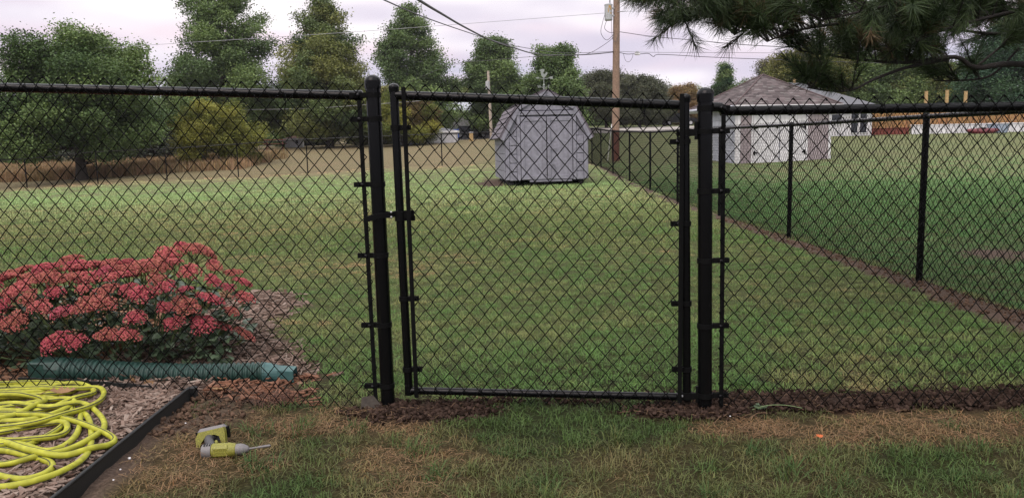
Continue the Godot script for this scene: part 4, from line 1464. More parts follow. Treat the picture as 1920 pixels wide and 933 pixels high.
func trees() -> void:
	var g := RandomNumberGenerator.new()
	g.seed = 77
	for k in 3:
		clumps.append(leaf_clump(22, 0.44, 0.15, 0.05, g))
	var deep := Color(0.08, 0.128, 0.05)
	var green := Color(0.135, 0.2, 0.072)
	var olive := Color(0.175, 0.195, 0.065)
	var yellow := Color(0.24, 0.24, 0.05)
	var dusk := Color(0.085, 0.095, 0.06)
	tree("round_tree", "broad round green tree at the far left, on a short trunk", on(-19.9, 36.6), 6.9, 3.5, "round", Color(0.065, 0.11, 0.04), green, 5200, 0.9, 0.25, "", 0.24)
	tree("oak_tree", "tallest green tree, top cut off by the picture edge, behind the small yellow green tree", on(-21.2, 60.0), 13.4, 4.9, "cone", deep, green, 6400, 1.15, 0.17)
	tree("oak_tree", "tall pointed green tree just left of the left gate post", on(-13.2, 58.0), 10.6, 4.0, "cone", deep, olive, 5200, 1.1, 0.17)
	tree("oak_tree", "tall conical dark tree rising above the gap left of the gate", on(-9.1, 75.0), 12.6, 4.5, "cone", deep, green, 5200, 1.35, 0.1)
	tree("oak_tree", "loose tall tree behind the thin pole, left of the shed", on(-1.4, 78.0), 10.0, 3.3, "oval", deep, green, 3800, 1.35, 0.12)
	tree("oak_tree", "rounded green tree right behind the weathervane", on(3.7, 62.0), 7.3, 2.6, "oval", deep, green, 3600, 1.1, 0.1)
	tree("dark_tree", "dull dark bushy tree behind the tall utility pole", on(9.6, 78.0), 5.6, 3.2, "round", dusk, Color(0.06, 0.07, 0.04), 3000, 1.2, 0.2)
	tree("dark_tree", "dull dark tree right of the tall utility pole, over the pale road", on(13.2, 80.0), 5.2, 2.9, "round", dusk, Color(0.06, 0.07, 0.04), 2600, 1.2, 0.2)
	tree("small_tree", "small yellow green tree behind the back fence, right of the broad round tree", on(-15.0, 40.5), 3.4, 2.0, "round", Color(0.12, 0.14, 0.03), yellow, 2600, 0.62, 0.14)
	tree("small_tree", "small yellow green tree left of the shed, turning brown, over the white outbuilding", on(-7.6, 56.5), 4.1, 2.2, "round", Color(0.1, 0.13, 0.03), yellow, 2800, 0.75, 0.15)
	tree("small_tree", "bare brownish patch of a small tree beside the yellow green one", on(-6.3, 56.0), 3.6, 1.2, "oval", Color(0.13, 0.09, 0.05), Color(0.15, 0.12, 0.05), 900, 0.7, 0.25)
	tree("poplar_tree", "small upright green tree left of the outbuilding's roof", on(20.6, 76.0), 6.0, 1.9, "cone", Color(0.03, 0.07, 0.03), green, 2400, 0.95, 0.1)
	tree("small_tree", "loose small tree showing just over the outbuilding's roof peak", on(24.5, 74.0), 6.3, 2.2, "round", Color(0.1, 0.1, 0.06), Color(0.14, 0.13, 0.07), 1000, 0.9, 0.4)
	tree("autumn_tree", "orange brown tree far off, left of the outbuilding", on(19.6, 90.0), 4.6, 2.3, "round", Color(0.15, 0.085, 0.04), Color(0.2, 0.14, 0.06), 1800, 1.1, 0.12)
	tree("poplar_tree", "narrow pale tree far off above the right end of the gate", on(15.2, 88.0), 4.9, 1.2, "cone", Color(0.09, 0.11, 0.05), olive, 1200, 0.9, 0.08)
	# behind the houses on the right
	tree("oak_tree", "yellowish green tree behind the outbuilding's roof, under the pine", on(23.5, 62.0), 6.6, 3.2, "round", olive, Color(0.13, 0.13, 0.04), 3200, 1.1, 0.15)
	tree("oak_tree", "dark green tree behind the white house, under the pine", on(29.0, 64.0), 6.2, 3.6, "round", deep, green, 3400, 1.15, 0.1)
	tree("oak_tree", "dark tree behind the three wooden posts", on(33.5, 62.0), 5.2, 3.4, "round", green, olive, 3200, 1.1, 0.1)
	tree("oak_tree", "big blue green tree at the far right edge, behind the plank fence", on(36.8, 57.0), 8.2, 4.6, "round", Color(0.03, 0.07, 0.04), Color(0.05, 0.1, 0.05), 4400, 1.15, 0.1)
	# the belt behind the park
	var belt := [[-33.0, 52.0, 3.6, 3.0, 0], [-27.5, 64.0, 4.6, 3.4, 0], [-24.5, 50.0, 3.2, 2.4, 3], [-18.5, 72.0, 6.8, 3.0, 1], [-15.5, 76.0, 6.6, 3.6, 1], [-10.6, 64.0, 4.6, 2.4, 2], [-6.5, 93.0, 6.8, 3.6, 1], [-12.0, 88.0, 6.2, 4.0, 0], [-2.0, 90.0, 6.0, 3.6, 2], [3.5, 92.0, 6.0, 4.0, 0], [8.5, 96.0, 5.0, 4.0, 0], [15.5, 100.0, 4.4, 4.2, 2], [23.0, 102.0, 4.6, 4.4, 1], [30.0, 96.0, 5.0, 4.4, 0], [-38.0, 62.0, 4.2, 3.6, 0], [-24.0, 82.0, 6.4, 4.4, 0], [-32.0, 84.0, 6.6, 4.6, 1], [-2.9, 90.0, 4.2, 2.6, 3], [-0.4, 86.0, 3.6, 2.0, 3]]
	var says := ["in the far belt of trees, leftmost, behind the broad round tree", "dark, behind the right side of the broad round tree", "low and dark, between the broad round tree and the small yellow green one", "behind the tallest tree's right flank", "filling the gap between the two tallest trees", "low and yellowish, behind the left gate post", "far off, right of the conical dark tree", "far off, behind the low white outbuilding", "pale, far off behind the thin pole", "far off, behind the shed's roof", "far off behind the tall pole's foot", "pale, far off over the road behind the gate's right end", "far off, left of the outbuilding", "far off, behind the outbuilding's roof", "at the picture's left edge, in the far belt", "far off behind the tallest tree", "far off behind the broad round tree's crown", "dark and low, over the parked car", "dark and low, right of the parked car, beside the thin pole"]
	var pal := [[deep, green], [green, olive], [olive, Color(0.22, 0.22, 0.085)], [Color(0.05, 0.06, 0.042), Color(0.07, 0.08, 0.055)]]
	for k in belt.size():
		var q: Array = belt[k]
		tree("background_tree", "tree " + says[k], on(q[0], q[1]), q[2], q[3], "round", pal[q[4]][0], pal[q[4]][1], 2300, 1.35, 0.06, "trees in the far belt")


# ---------------------------------------------------------------- the pine overhead
func p_low(y: float) -> bool:
	return y < 1.83


func needle_tuft(count: int, long: float, g: RandomNumberGenerator) -> ArrayMesh:
	var m := MB.new()
	for k in count:
		var ang := g.randf() * TAU
		var open := g.randf_range(0.15, 1.15)
		var d := Vector3(cos(ang) * sin(open), cos(open), sin(ang) * sin(open))
		var p := Vector3(0, g.randf_range(-0.05, 0.01), 0)
		var l := long * g.randf_range(0.65, 1.1)
		var s := d.cross(Vector3(g.randfn(), g.randfn(), g.randfn())).normalized() * 0.0011
		var droop := Vector3(0, -0.012, 0) * g.randf()
		var t := g.randf_range(0.6, 1.4)
		m.col = Color(t, t, t)
		m.quad(p - s, p + s, p + d * l * 0.6 + s, p + d * l * 0.6 - s)
		m.tri(p + d * l * 0.6 - s, p + d * l * 0.6 + s, p + d * l + droop)
	return m.mesh()


func pine() -> void:
	var g := RandomNumberGenerator.new()
	g.seed = 5
	var t := thing("pine_tree", "dark long needled pine whose boughs hang into the upper right", "tree", Vector3(5.6, 0.0, -5.6))
	var o := -t.position
	var trunk := MB.new()
	trunk.tube([Vector3(0, -0.3, 0), Vector3(0.03, 1.5, 0), Vector3(0.0, 4.0, 0.05), Vector3(0.05, 7.5, 0)], [0.25, 0.2, 0.15, 0.05], 14, true)
	part("trunk", trunk.mesh(), M.pine_bark, t)
	var tufts := [needle_tuft(52, 0.125, g), needle_tuft(44, 0.11, g), needle_tuft(60, 0.135, g)]
	var pl := [[], [], []]
	var ti := [[], [], []]
	var twigs := MB.new()
	var limbs := [
		[0.028, 0.6, Vector3(5.6, 1.75, -5.6), Vector3(4.24, 1.54, -5.3), Vector3(3.23, 1.63, -5.0), Vector3(2.87, 1.61, -4.9), Vector3(2.71, 1.67, -4.85), Vector3(2.34, 1.63, -4.7), Vector3(1.98, 1.65, -4.6), Vector3(1.64, 1.69, -4.5)],
		[0.012, 0.62, Vector3(2.67, 1.66, -4.85), Vector3(2.34, 1.6, -4.7), Vector3(2.11, 1.53, -4.6), Vector3(1.95, 1.47, -4.5), Vector3(1.81, 1.46, -4.45), Vector3(1.65, 1.48, -4.4)],
		[0.02, 0.15, Vector3(5.6, 2.2, -5.6), Vector3(4.29, 1.96, -5.4), Vector3(2.7, 1.92, -4.8), Vector3(1.93, 1.84, -4.5), Vector3(1.6, 1.79, -4.4), Vector3(1.39, 1.72, -4.3)],
		[0.022, 0.1, Vector3(5.6, 2.7, -5.6), Vector3(4.41, 2.39, -5.6), Vector3(2.79, 2.22, -5.0), Vector3(1.67, 2.1, -4.6), Vector3(1.13, 1.99, -4.3), Vector3(0.86, 1.95, -4.2), Vector3(0.7, 1.94, -4.1)],
		[0.01, 0.0, Vector3(1.73, 2.06, -4.6), Vector3(1.46, 1.9, -4.5), Vector3(1.31, 1.81, -4.4), Vector3(1.24, 1.77, -4.4)],
		[0.009, 0.0, Vector3(3.19, 1.73, -5.0), Vector3(3.03, 1.57, -5.0), Vector3(2.83, 1.54, -5.0), Vector3(2.73, 1.55, -5.1)],
		[0.022, 0.1, Vector3(5.6, 3.0, -5.6), Vector3(4.71, 2.62, -6.0), Vector3(3.51, 2.19, -5.6), Vector3(2.67, 2.07, -5.4), Vector3(2.42, 1.89, -5.3), Vector3(2.1, 1.78, -5.2)],
		[0.02, 0.15, Vector3(5.6, 2.2, -5.6), Vector3(4.72, 1.98, -6.2), Vector3(3.64, 1.93, -5.9), Vector3(3.06, 1.95, -5.7), Vector3(2.75, 1.85, -5.6), Vector3(2.37, 1.91, -5.5)],
		[0.011, 0.0, Vector3(2.87, 1.61, -4.9), Vector3(2.99, 1.71, -4.9), Vector3(3.1, 1.79, -4.9)],
		[0.018, 0.1, Vector3(5.6, 2.1, -5.6), Vector3(3.73, 1.92, -4.7), Vector3(2.91, 1.88, -4.4), Vector3(2.36, 1.77, -4.2), Vector3(2.09, 1.68, -4.1)],
		[0.018, 0.1, Vector3(5.6, 2.5, -5.6), Vector3(3.63, 2.14, -4.6), Vector3(2.83, 2.0, -4.3), Vector3(2.16, 1.9, -4.1), Vector3(1.77, 1.82, -4.0), Vector3(1.56, 1.78, -4.0)],
		[0.025, 0.1, Vector3(5.6, 3.3, -5.6), Vector3(5.09, 2.9, -6.5), Vector3(3.34, 2.65, -6.0), Vector3(2.48, 2.4, -5.8), Vector3(1.99, 2.24, -5.7), Vector3(1.74, 2.12, -5.6)],
		[0.01, 0.0, Vector3(1.67, 2.1, -4.6), Vector3(1.33, 2.0, -4.7), Vector3(1.12, 1.93, -4.7), Vector3(0.99, 1.9, -4.7)],
		[0.02, 0.15, Vector3(5.6, 2.6, -5.6), Vector3(4.6, 2.3, -5.2), Vector3(3.5, 2.12, -4.9), Vector3(2.6, 2.05, -4.7), Vector3(2.05, 1.93, -4.6)],
		[0.02, 0.15, Vector3(5.6, 2.4, -5.6), Vector3(4.6, 2.1, -5.9), Vector3(3.6, 2.05, -5.6), Vector3(2.9, 1.97, -5.3), Vector3(2.4, 1.85, -5.0)]]
	for k in 26:
		var up := 2.9 + 4.2 * k / 26.0
		var ang := k * 2.4
		var reach := (5.2 - up * 0.5) * g.randf_range(0.8, 1.1)
		var out := Vector3(cos(ang), 0.1, sin(ang))
		var root := Vector3(5.6, up, -5.6)
		limbs.append([0.021, 0.2, root, root + out * reach * 0.4, root + out * reach * 0.75, root + out * reach + Vector3(0, 0.15, 0)])
	for L in limbs:
		var path := smooth(L.slice(2), 6)
		var rad := []
		for i in path.size():
			path[i] = path[i] + o
			rad.append(lerpf(L[0], 0.004, pow(float(i) / (path.size() - 1), 0.8)))
		var lm := MB.new()
		lm.tube(path, rad, 8, true)
		part("limb", lm.mesh(), M.pine_bark, t)
		# side twigs, thicker towards the tip
		for i in range(2, path.size()):
			var u := float(i) / (path.size() - 1)
			if u < L[1] or (L[0] > 0.015 and path[i].x - o.x > 4.2 and path[i].y - o.y < 2.85): continue
			var ahead: Vector3 = (path[i] - path[i - 1]).normalized()
			for k in (3 if L[0] > 0.015 else 2):
				if u < 0.5 and path[i].y + t.position.y < 1.75: continue
				if L[0] != 0.021 and g.randf() < 0.22: continue
				var dir := (ahead * 0.75 + Vector3(g.randfn() * 0.5, g.randfn() * 0.4 - 0.12, g.randfn() * 0.6)).normalized()
				if p_low(path[i].y + t.position.y): dir.y = absf(dir.y) + 0.25
				var l := g.randf_range(0.1, 0.34) * (1.0 - 0.35 * u) * (2.2 if L[0] == 0.021 else 1.0)
				var p: Vector3 = path[i].lerp(path[i - 1], g.randf())
				var q := p + dir * l * 0.5 + Vector3(0, 0.01, 0)
				var e := p + dir * l + Vector3(0, 0.03, 0)
				twigs.tube([p, q, e], [0.005, 0.004, 0.0025], 5, false)
				var many := 3
				for j in many:
					var s := lerpf(0.45, 1.0, j / float(many - 1))
					var at := p.lerp(e, s)
					var which := g.randi() % 3
					var look := (dir + Vector3(0, -0.1, 0) + Vector3(g.randfn(), g.randfn(), g.randfn()) * 0.25)
					pl[which].append(xf(at, along(look, g.randf() * TAU).scaled(Vector3.ONE * g.randf_range(0.75, 1.1) * (1.5 if L[0] == 0.021 else 1.0))))
					var brown := g.randf() < 0.1
					var c := Color(0.1, 0.07, 0.035) if brown else Color(0.02, 0.036, 0.018).lerp(Color(0.065, 0.1, 0.036), g.randf())
					ti[which].append(c)
	tag(part("twig", twigs.mesh(), M.pine_bark, t), "", "", "", "stuff")
	for w in 3:
		scatter("needles", tufts[w], M.needle, pl[w], ti[w], t)


# ---------------------------------------------------------------- mulch, soil, straw
func chip_mesh(l: float, w: float, h: float, g: RandomNumberGenerator) -> ArrayMesh:
	var m := MB.new()
	var pts := []
	for s in [-1.0, 1.0]:
		for k in 4:
			var a := TAU * (k + 0.5) / 4.0
			pts.append(Vector3(s * l * 0.5 * g.randf_range(0.75, 1.1), sin(a) * h * g.randf_range(0.5, 1.0), cos(a) * w * g.randf_range(0.35, 0.9)))
	for k in 4:
		var n := (k + 1) % 4
		var t := g.randf_range(0.85, 1.1)
		m.col = Color(t, t, t)
		m.quad(pts[k], pts[n], pts[4 + n], pts[4 + k], (pts[k] + pts[n] + pts[4 + k] + pts[4 + n]))
	m.quad(pts[0], pts[1], pts[2], pts[3], Vector3.LEFT)
	m.quad(pts[4], pts[5], pts[6], pts[7], Vector3.RIGHT)
	return m.mesh()


func mulch_and_soil() -> void:
	var g := RandomNumberGenerator.new()
	g.seed = 13
	var chips := []
	for k in 8:
		chips.append(chip_mesh([0.11, 0.085, 0.08, 0.065, 0.06, 0.055, 0.045, 0.04][k], [0.011, 0.017, 0.007, 0.009, 0.005, 0.013, 0.007, 0.005][k], 0.0045, g))
	var pl := {}
	var ti := {}
	for m in chips:
		pl[m] = []; ti[m] = []
	for k in 34000:
		var near := k < 18000
		var x := g.randf_range(-3.2, -1.5) if near else g.randf_range(-4.2, -0.8)
		var d := g.randf_range(2.2, 3.62) if near else g.randf_range(3.55, 6.4)
		var z := zone(x, d)
		if g.randf() > z.a: continue
		if near and x > -1.535: continue
		var m: Mesh = chips[mini(7, int(pow(g.randf(), 0.75) * 8.0))]
		var b := Basis.from_euler(Vector3(g.randfn() * 0.3, g.randf() * TAU, g.randfn() * 0.25)).scaled(Vector3.ONE * g.randf_range(0.6, 1.25))
		pl[m].append(xf(on(x, d, g.randf_range(0.0, 0.022)), b))
		var c := Color(0.29, 0.205, 0.165).lerp(Color(0.46, 0.38, 0.32), g.randf() * g.randf()).lerp(Color(0.12, 0.075, 0.055), pow(g.randf(), 2.4))
		if d > 3.5 and x > -1.5 and d < 4.0: c = c.lerp(Color(0.32, 0.125, 0.06), 0.6)
		if d > 3.5 and x < -2.2: c = c.lerp(Color(0.34, 0.16, 0.075), 0.6)
		ti[m].append(c)
	for m in chips:
		scatter("mulch_chips", m, M.chip, pl[m], ti[m], self, "shredded bark mulch covering the flower bed", "mulch")
	var clods := []
	for k in 4:
		var b := MB.new()
		b.blob(Vector3.ZERO, Vector3(0.02, 0.013, 0.018), 0.5, g, 4, 6)
		clods.append(b.mesh())
	var cp := {}
	var ct := {}
	for m in clods:
		cp[m] = []; ct[m] = []
	for k in 70000:
		var x := g.randf_range(-1.6, 3.2)
		var d := g.randf_range(3.05, 3.75)
		if k > 55000:
			x = g.randf_range(2.7, 3.9); d = g.randf_range(4.2, 12.0)
		var z := zone(x, d)
		if g.randf() > z.b * (0.9 if x > -1.0 else 0.35): continue
		var m: Mesh = clods[g.randi() % 4]
		var s := pow(g.randf(), 3.5) * 0.62 + 0.12
		cp[m].append(xf(on(x, d, 0.006 + 0.012 * z.b + g.randf() * 0.012 * s), Basis.from_euler(Vector3(g.randf() * 6.0, g.randf() * 6.0, 0)).scaled(Vector3(1, 1, 1) * s)))
		var c := Color(0.042, 0.028, 0.022) * g.randf_range(0.45, 1.9)
		if d > 4.0 or x < -1.0: c = Color(0.12, 0.078, 0.055) * g.randf_range(0.7, 1.4)
		ct[m].append(c)
	for m in clods:
		scatter("soil_clods", m, M.clod, cp[m], ct[m], self, "crumbs of dug soil under the fence line", "soil")
	# loose straw lying on the bare places
	var st := MB.new()
	st.tube(smooth([Vector3(-0.06, 0, 0), Vector3(-0.02, 0.006, 0.003), Vector3(0.03, 0.004, -0.002), Vector3(0.065, 0.0, 0.002)], 2), 0.0019, 4, false)
	var sp := []
	var sc := []
	for k in 12000:
		var x := g.randf_range(-1.45, 1.9)
		var d := g.randf_range(2.5, 3.8)
		if k > 9500: x = g.randf_range(2.8, 3.6); d = g.randf_range(4.2, 11.0)
		var z := zone(x, d)
		var want := 0.25 * z.b + smoothstep(0.65, 1.0, z.g) * 0.5
		if g.randf() > want or z.a > 0.5: continue
		sp.append(xf(on(x, d, 0.012 + g.randf() * 0.02), Basis.from_euler(Vector3(g.randfn() * 0.2, g.randf() * TAU, g.randfn() * 0.2)).scaled(Vector3.ONE * g.randf_range(0.15, 0.42))))
		sc.append(Color(0.36, 0.235, 0.14) * g.randf_range(0.5, 1.15))
	scatter("straw", st.mesh(), M.chip, sp, sc, self, "dead straw lying on the worn ground by the fence", "straw")


# ---------------------------------------------------------------- the flowering plant
func flower_head(r: float, tone: Color, g: RandomNumberGenerator) -> ArrayMesh:
	var m := MB.new()
	var lobes := []
	for k in 7:
		var a := k * 2.4
		var q := sqrt(k / 7.0) * 0.68
		lobes.append([Vector3(cos(a) * q * r, r * (0.18 - 0.28 * q * q), sin(a) * q * r), r * g.randf_range(0.4, 0.52)])
	for L in lobes:
		for k in 60:
			var lat := g.randf()
			var a := g.randf() * TAU
			var nrm := Vector3(cos(a) * sqrt(1.0 - lat * lat), lat * 1.0, sin(a) * sqrt(1.0 - lat * lat))
			var p: Vector3 = L[0] + nrm * L[1] * Vector3(1, 0.8, 1)
			var s := 0.0054 * g.randf_range(0.7, 1.3)
			var up := (nrm + Vector3(g.randfn(), g.randfn(), g.randfn()) * 0.35).normalized()
			var x := up.cross(Vector3(0.3, 0.5, 0.8)).normalized() * s
			var y := up.cross(x)
			var t := g.randf_range(0.65, 1.35)
			m.col = Color(tone.r * t, tone.g * t * g.randf_range(0.8, 1.3), tone.b * t)
			var tip := p + up * s * 1.3
			var c := [p + x, p + y, p - x, p - y]
			for i in 4:
				m.tri(c[i], c[(i + 1) % 4], tip, up)
	# the pale green stalks that spread beneath it
	m.col = Color(0.14, 0.16, 0.06)
	for L in lobes:
		m.tube([Vector3(0, -r * 0.9, 0), (L[0] as Vector3) * 0.9 - Vector3(0, r * 0.1, 0)], 0.0018, 4, false)
	return m.mesh()


func flowers() -> void:
	var g := RandomNumberGenerator.new()
	g.seed = 41
	var s := thing("flowering_plant", "bushy plant with flat pink red flower heads on the mulch behind the fence", "plant", on(-2.23, 4.36))
	s.scale = Vector3(0.95, 0.95, 1.0)
	var heads := []
	for k in 8:
		heads.append(flower_head(0.074, [Color(0.36, 0.08, 0.095), Color(0.39, 0.108, 0.105), Color(0.32, 0.075, 0.095), Color(0.33, 0.105, 0.09)][k % 4], g))
	var stems := MB.new()
	var placed := []
	# crown heights along the plant, from its left end to its right
	var tops := [[-0.95, 0.34], [-0.7, 0.47], [-0.5, 0.45], [-0.3, 0.53], [-0.1, 0.5], [0.12, 0.5], [0.3, 0.55], [0.44, 0.62], [0.55, 0.53], [0.7, 0.46], [0.8, 0.3]]
	var tries := 0
	while placed.size() < 100 and tries < 9000:
		tries += 1
		var u := g.randf_range(-0.95, 0.78)
		var a := g.randf_range(-0.2, 0.97)      # 0 the crest, 1 low down in front, below 0 behind
		var crest := 0.3
		for k in tops.size() - 1:
			if u >= tops[k][0] and u <= tops[k + 1][0]:
				crest = lerpf(tops[k][1], tops[k + 1][1], (u - tops[k][0]) / (tops[k + 1][0] - tops[k][0]))
		var y := crest * (1.0 - 0.68 * a * a) if a > 0.0 else crest * (1.0 - 0.5 * a * a)
		var end := 1.0 - pow(absf(u + 0.08) / 0.9, 4.0)
		var z := 0.47 * sin(clampf(a, -1, 1) * PI / 2) * maxf(0.25, end)
		var p := Vector3(u, y + g.randf_range(-0.03, 0.02), z)
		var ok := true
		for q in placed:
			if p.distance_to(q) < 0.094: ok = false
		# leave the gaps of foliage that the plant shows
		if a > 0.62 and (u < 0.1 and u > -0.45) and g.randf() < 0.85: ok = false
		if ok: placed.append(p)
	for p in placed:
		var look := (Vector3(p.x * 0.35, 0.75, p.z * 0.9) + Vector3(g.randfn(), 0, g.randfn()) * 0.12).normalized()
		var k := g.randf_range(0.62, 1.22)
		part("flower_head", heads[g.randi() % heads.size()], M.floret, s, xf(p, along(look, g.randf() * TAU).scaled(Vector3(k, k, k))))
		var foot := Vector3(p.x * 0.55, 0.0, p.z * 0.4)
		stems.tube(smooth([foot, foot.lerp(p, 0.5) + Vector3(p.x * 0.06, -0.02, p.z * 0.06), p - look * 0.045], 3), 0.004, 5, false)
	part("stem", stems.mesh(), M.sedum_stem, s)
	# fleshy oval leaves
	var lv := []
	for v in 3:
		var m := MB.new()
		var l := 0.062
		var w := 0.02 + 0.003 * v
		var rows := []
		for i in 6:
			var t := i / 5.0
			var ww := w * sin(PI * pow(t, 0.75)) + 0.001
			var yy := -0.018 * t * t + 0.006 * t
			rows.append([Vector3(-ww, yy + 0.006, t * l), Vector3(0, yy, t * l), Vector3(ww, yy + 0.006, t * l)])
		for i in 5:
			for k in 2:
				m.quad(rows[i][k], rows[i][k + 1], rows[i + 1][k + 1], rows[i + 1][k], Vector3.UP)
		lv.append(m.mesh())
	for k in 295:
		var u := g.randf_range(-0.95, 0.75)
		var a := g.randf_range(0.2, 1.0) if k % 3 else g.randf_range(0.8, 1.0)
		var crest := 0.44 * (1.0 - pow(absf(u + 0.08) / 0.95, 4.0)) + 0.08
		var y := maxf(0.02, crest * (1.0 - 0.95 * a * a) - 0.02 + g.randf_range(-0.04, 0.02))
		var z := 0.36 * sin(a * PI / 2) * (0.75 + 0.25 * g.randf())
		var out := Vector3(u * 0.4 + g.randfn() * 0.45, g.randf_range(-0.25, 0.3), 0.8 + g.randfn() * 0.4).normalized()
		var b := Basis.looking_at(-out, Vector3.UP) * Basis(Vector3(0, 0, 1), g.randfn() * 0.4)
		part("leaf", lv[g.randi() % 3], M.sedum_leaf, s, xf(Vector3(u, y, z), b.scaled(Vector3.ONE * g.randf_range(0.75, 1.35))))
	var fill := [[], []]
	for k in 900:
		var u := g.randf_range(-0.9, 0.72)
		var p := Vector3(u, g.randf_range(0.02, 0.4) * (1.0 - pow(absf(u) / 0.95, 3.0)), g.randf_range(-0.35, 0.32))
		fill[0].append(xf(p, Basis.from_euler(Vector3(g.randf_range(-0.8, 0.4), g.randf() * TAU, g.randfn() * 0.4)).scaled(Vector3.ONE * g.randf_range(0.8, 1.4))))
	scatter("inner_leaves", lv[1], M.sedum_leaf, fill[0], [], s)


# ---------------------------------------------------------------- pipe, edging, hose
func bed_things() -> void:
	# corrugated drain pipe with a rectangular adaptor at each end
	var p := thing("drain_pipe", "dark green corrugated downspout pipe lying along the foot of the fence", "pipe", Vector3(-1.8, 0.0, -3.85))
	var o := -p.position
	p.position += Vector3(0.025, -0.025, 0.0)
	var a := Vector3(-2.3, 0.15, -3.84)
	var b := Vector3(-1.3, 0.098, -3.9)
	var rp := []
	var rad := []
	var n := 42
	for k in n + 1:
		var t := float(k) / n
		for q in [[0.0, 0.0], [0.12, 0.85], [0.3, 1.0], [0.52, 0.85], [0.64, 0.0], [0.84, -0.1]]:
			var u: float = minf(1.0, t + q[0] / n)
			rp.append(a.lerp(b, u) + Vector3(0, -0.014 * sin(u * PI), 0.015 * sin(u * PI)) + o)
			rad.append(lerpf(0.061, 0.049, u) + 0.008 * q[1])
	var m := MB.new()
	m.tube(rp, rad, 20, true)
	part("corrugated_tube", m.mesh(), M.pipe_green, p)
	for e in 2:
		var c := MB.new()
		var root := a if e == 0 else b
		var d := (a - b).normalized() if e == 0 else (b - a).normalized()
		var rings := []
		var side := Vector3.UP.cross(d).normalized()
		for k in 5:
			var s := k / 4.0
			var ring := []
			for i in 20:
				var ang := TAU * i / 20.0
				var cx := cos(ang)
				var sy := sin(ang)
				var rw := 0.068 if e == 0 else 0.055
				var flatw := 0.062 if e == 0 else 0.052
				var flath := 0.055 if e == 0 else 0.034
				var sq := Vector2(clampf(cx * 1.5, -1, 1) * flatw, clampf(sy * 1.5, -1, 1) * flath)
				var rd := Vector2(cx, sy) * rw
				var q := rd.lerp(sq * (1.0 if e == 0 else 0.9), smoothstep(0.1, 0.6, s))
				ring.append(root + o + d * (-0.012 + s * (0.15 if e == 0 else 0.16)) + side * q.x + Vector3(0, q.y + (0.0 if e == 0 else -0.006 * s), 0))
			rings.append(ring)
		for k in 4:
			for i in 20:
				var j := (i + 1) % 20
				c.quad(rings[k][i], rings[k][j], rings[k + 1][j], rings[k + 1][i], (rings[k][i] - root - o) - d * (rings[k][i] - root - o).dot(d))
		part("end_adaptor", c.mesh(), M.pipe_green if e == 0 else M.pipe_end, p)
	# garden edging: a thin black strip with a rolled top, turning the corner under the fence
	var ed := thing("bed_edging", "black plastic landscape edging round the mulch bed with the hose", "edging", Vector3(-1.5, 0.03, -3.0))
	var eo := -ed.position
	var line := smooth([Vector3(-1.475, 0.045, -1.9), Vector3(-1.483, 0.045, -2.4), Vector3(-1.497, 0.046, -2.9), Vector3(-1.503, 0.048, -3.3), Vector3(-1.505, 0.05, -3.5)], 5)
	var strip := MB.new()
	for k in line.size() - 1:
		var u: Vector3 = line[k] + eo
		var w: Vector3 = line[k + 1] + eo
		strip.box(xf((u + w) * 0.5 + Vector3(0, 0.03, 0), Basis(Vector3.UP, atan2(w.x - u.x, w.z - u.z))), Vector3(0.007, 0.085, u.distance_to(w) + 0.001), 0.0)
	var roll := []
	for q in line: roll.append(q + eo + Vector3(0, 0.074, 0))
	strip.tube(roll, 0.007, 8, true)
	part("strip", strip.mesh(), M.edging, ed)
	var back := MB.new()
	var bl := smooth([Vector3(-1.508, 0.052, -3.515), Vector3(-1.9, 0.072, -3.6), Vector3(-2.4, 0.085, -3.68)], 4)
	for k in bl.size() - 1:
		var u: Vector3 = bl[k] + eo
		var w: Vector3 = bl[k + 1] + eo
		back.box(xf((u + w) * 0.5 + Vector3(0, 0.02, 0), Basis(Vector3.UP, atan2(w.x - u.x, w.z - u.z))), Vector3(0.007, 0.075, u.distance_to(w) + 0.001), 0.0)
	part("strip", back.mesh(), M.edging, ed)
	board(ed, "corner_stake", Vector3(-1.494, 0.078, -3.525) + eo, Vector3(0.03, 0.09, 0.03), M.edging, 0.004)
	hose()


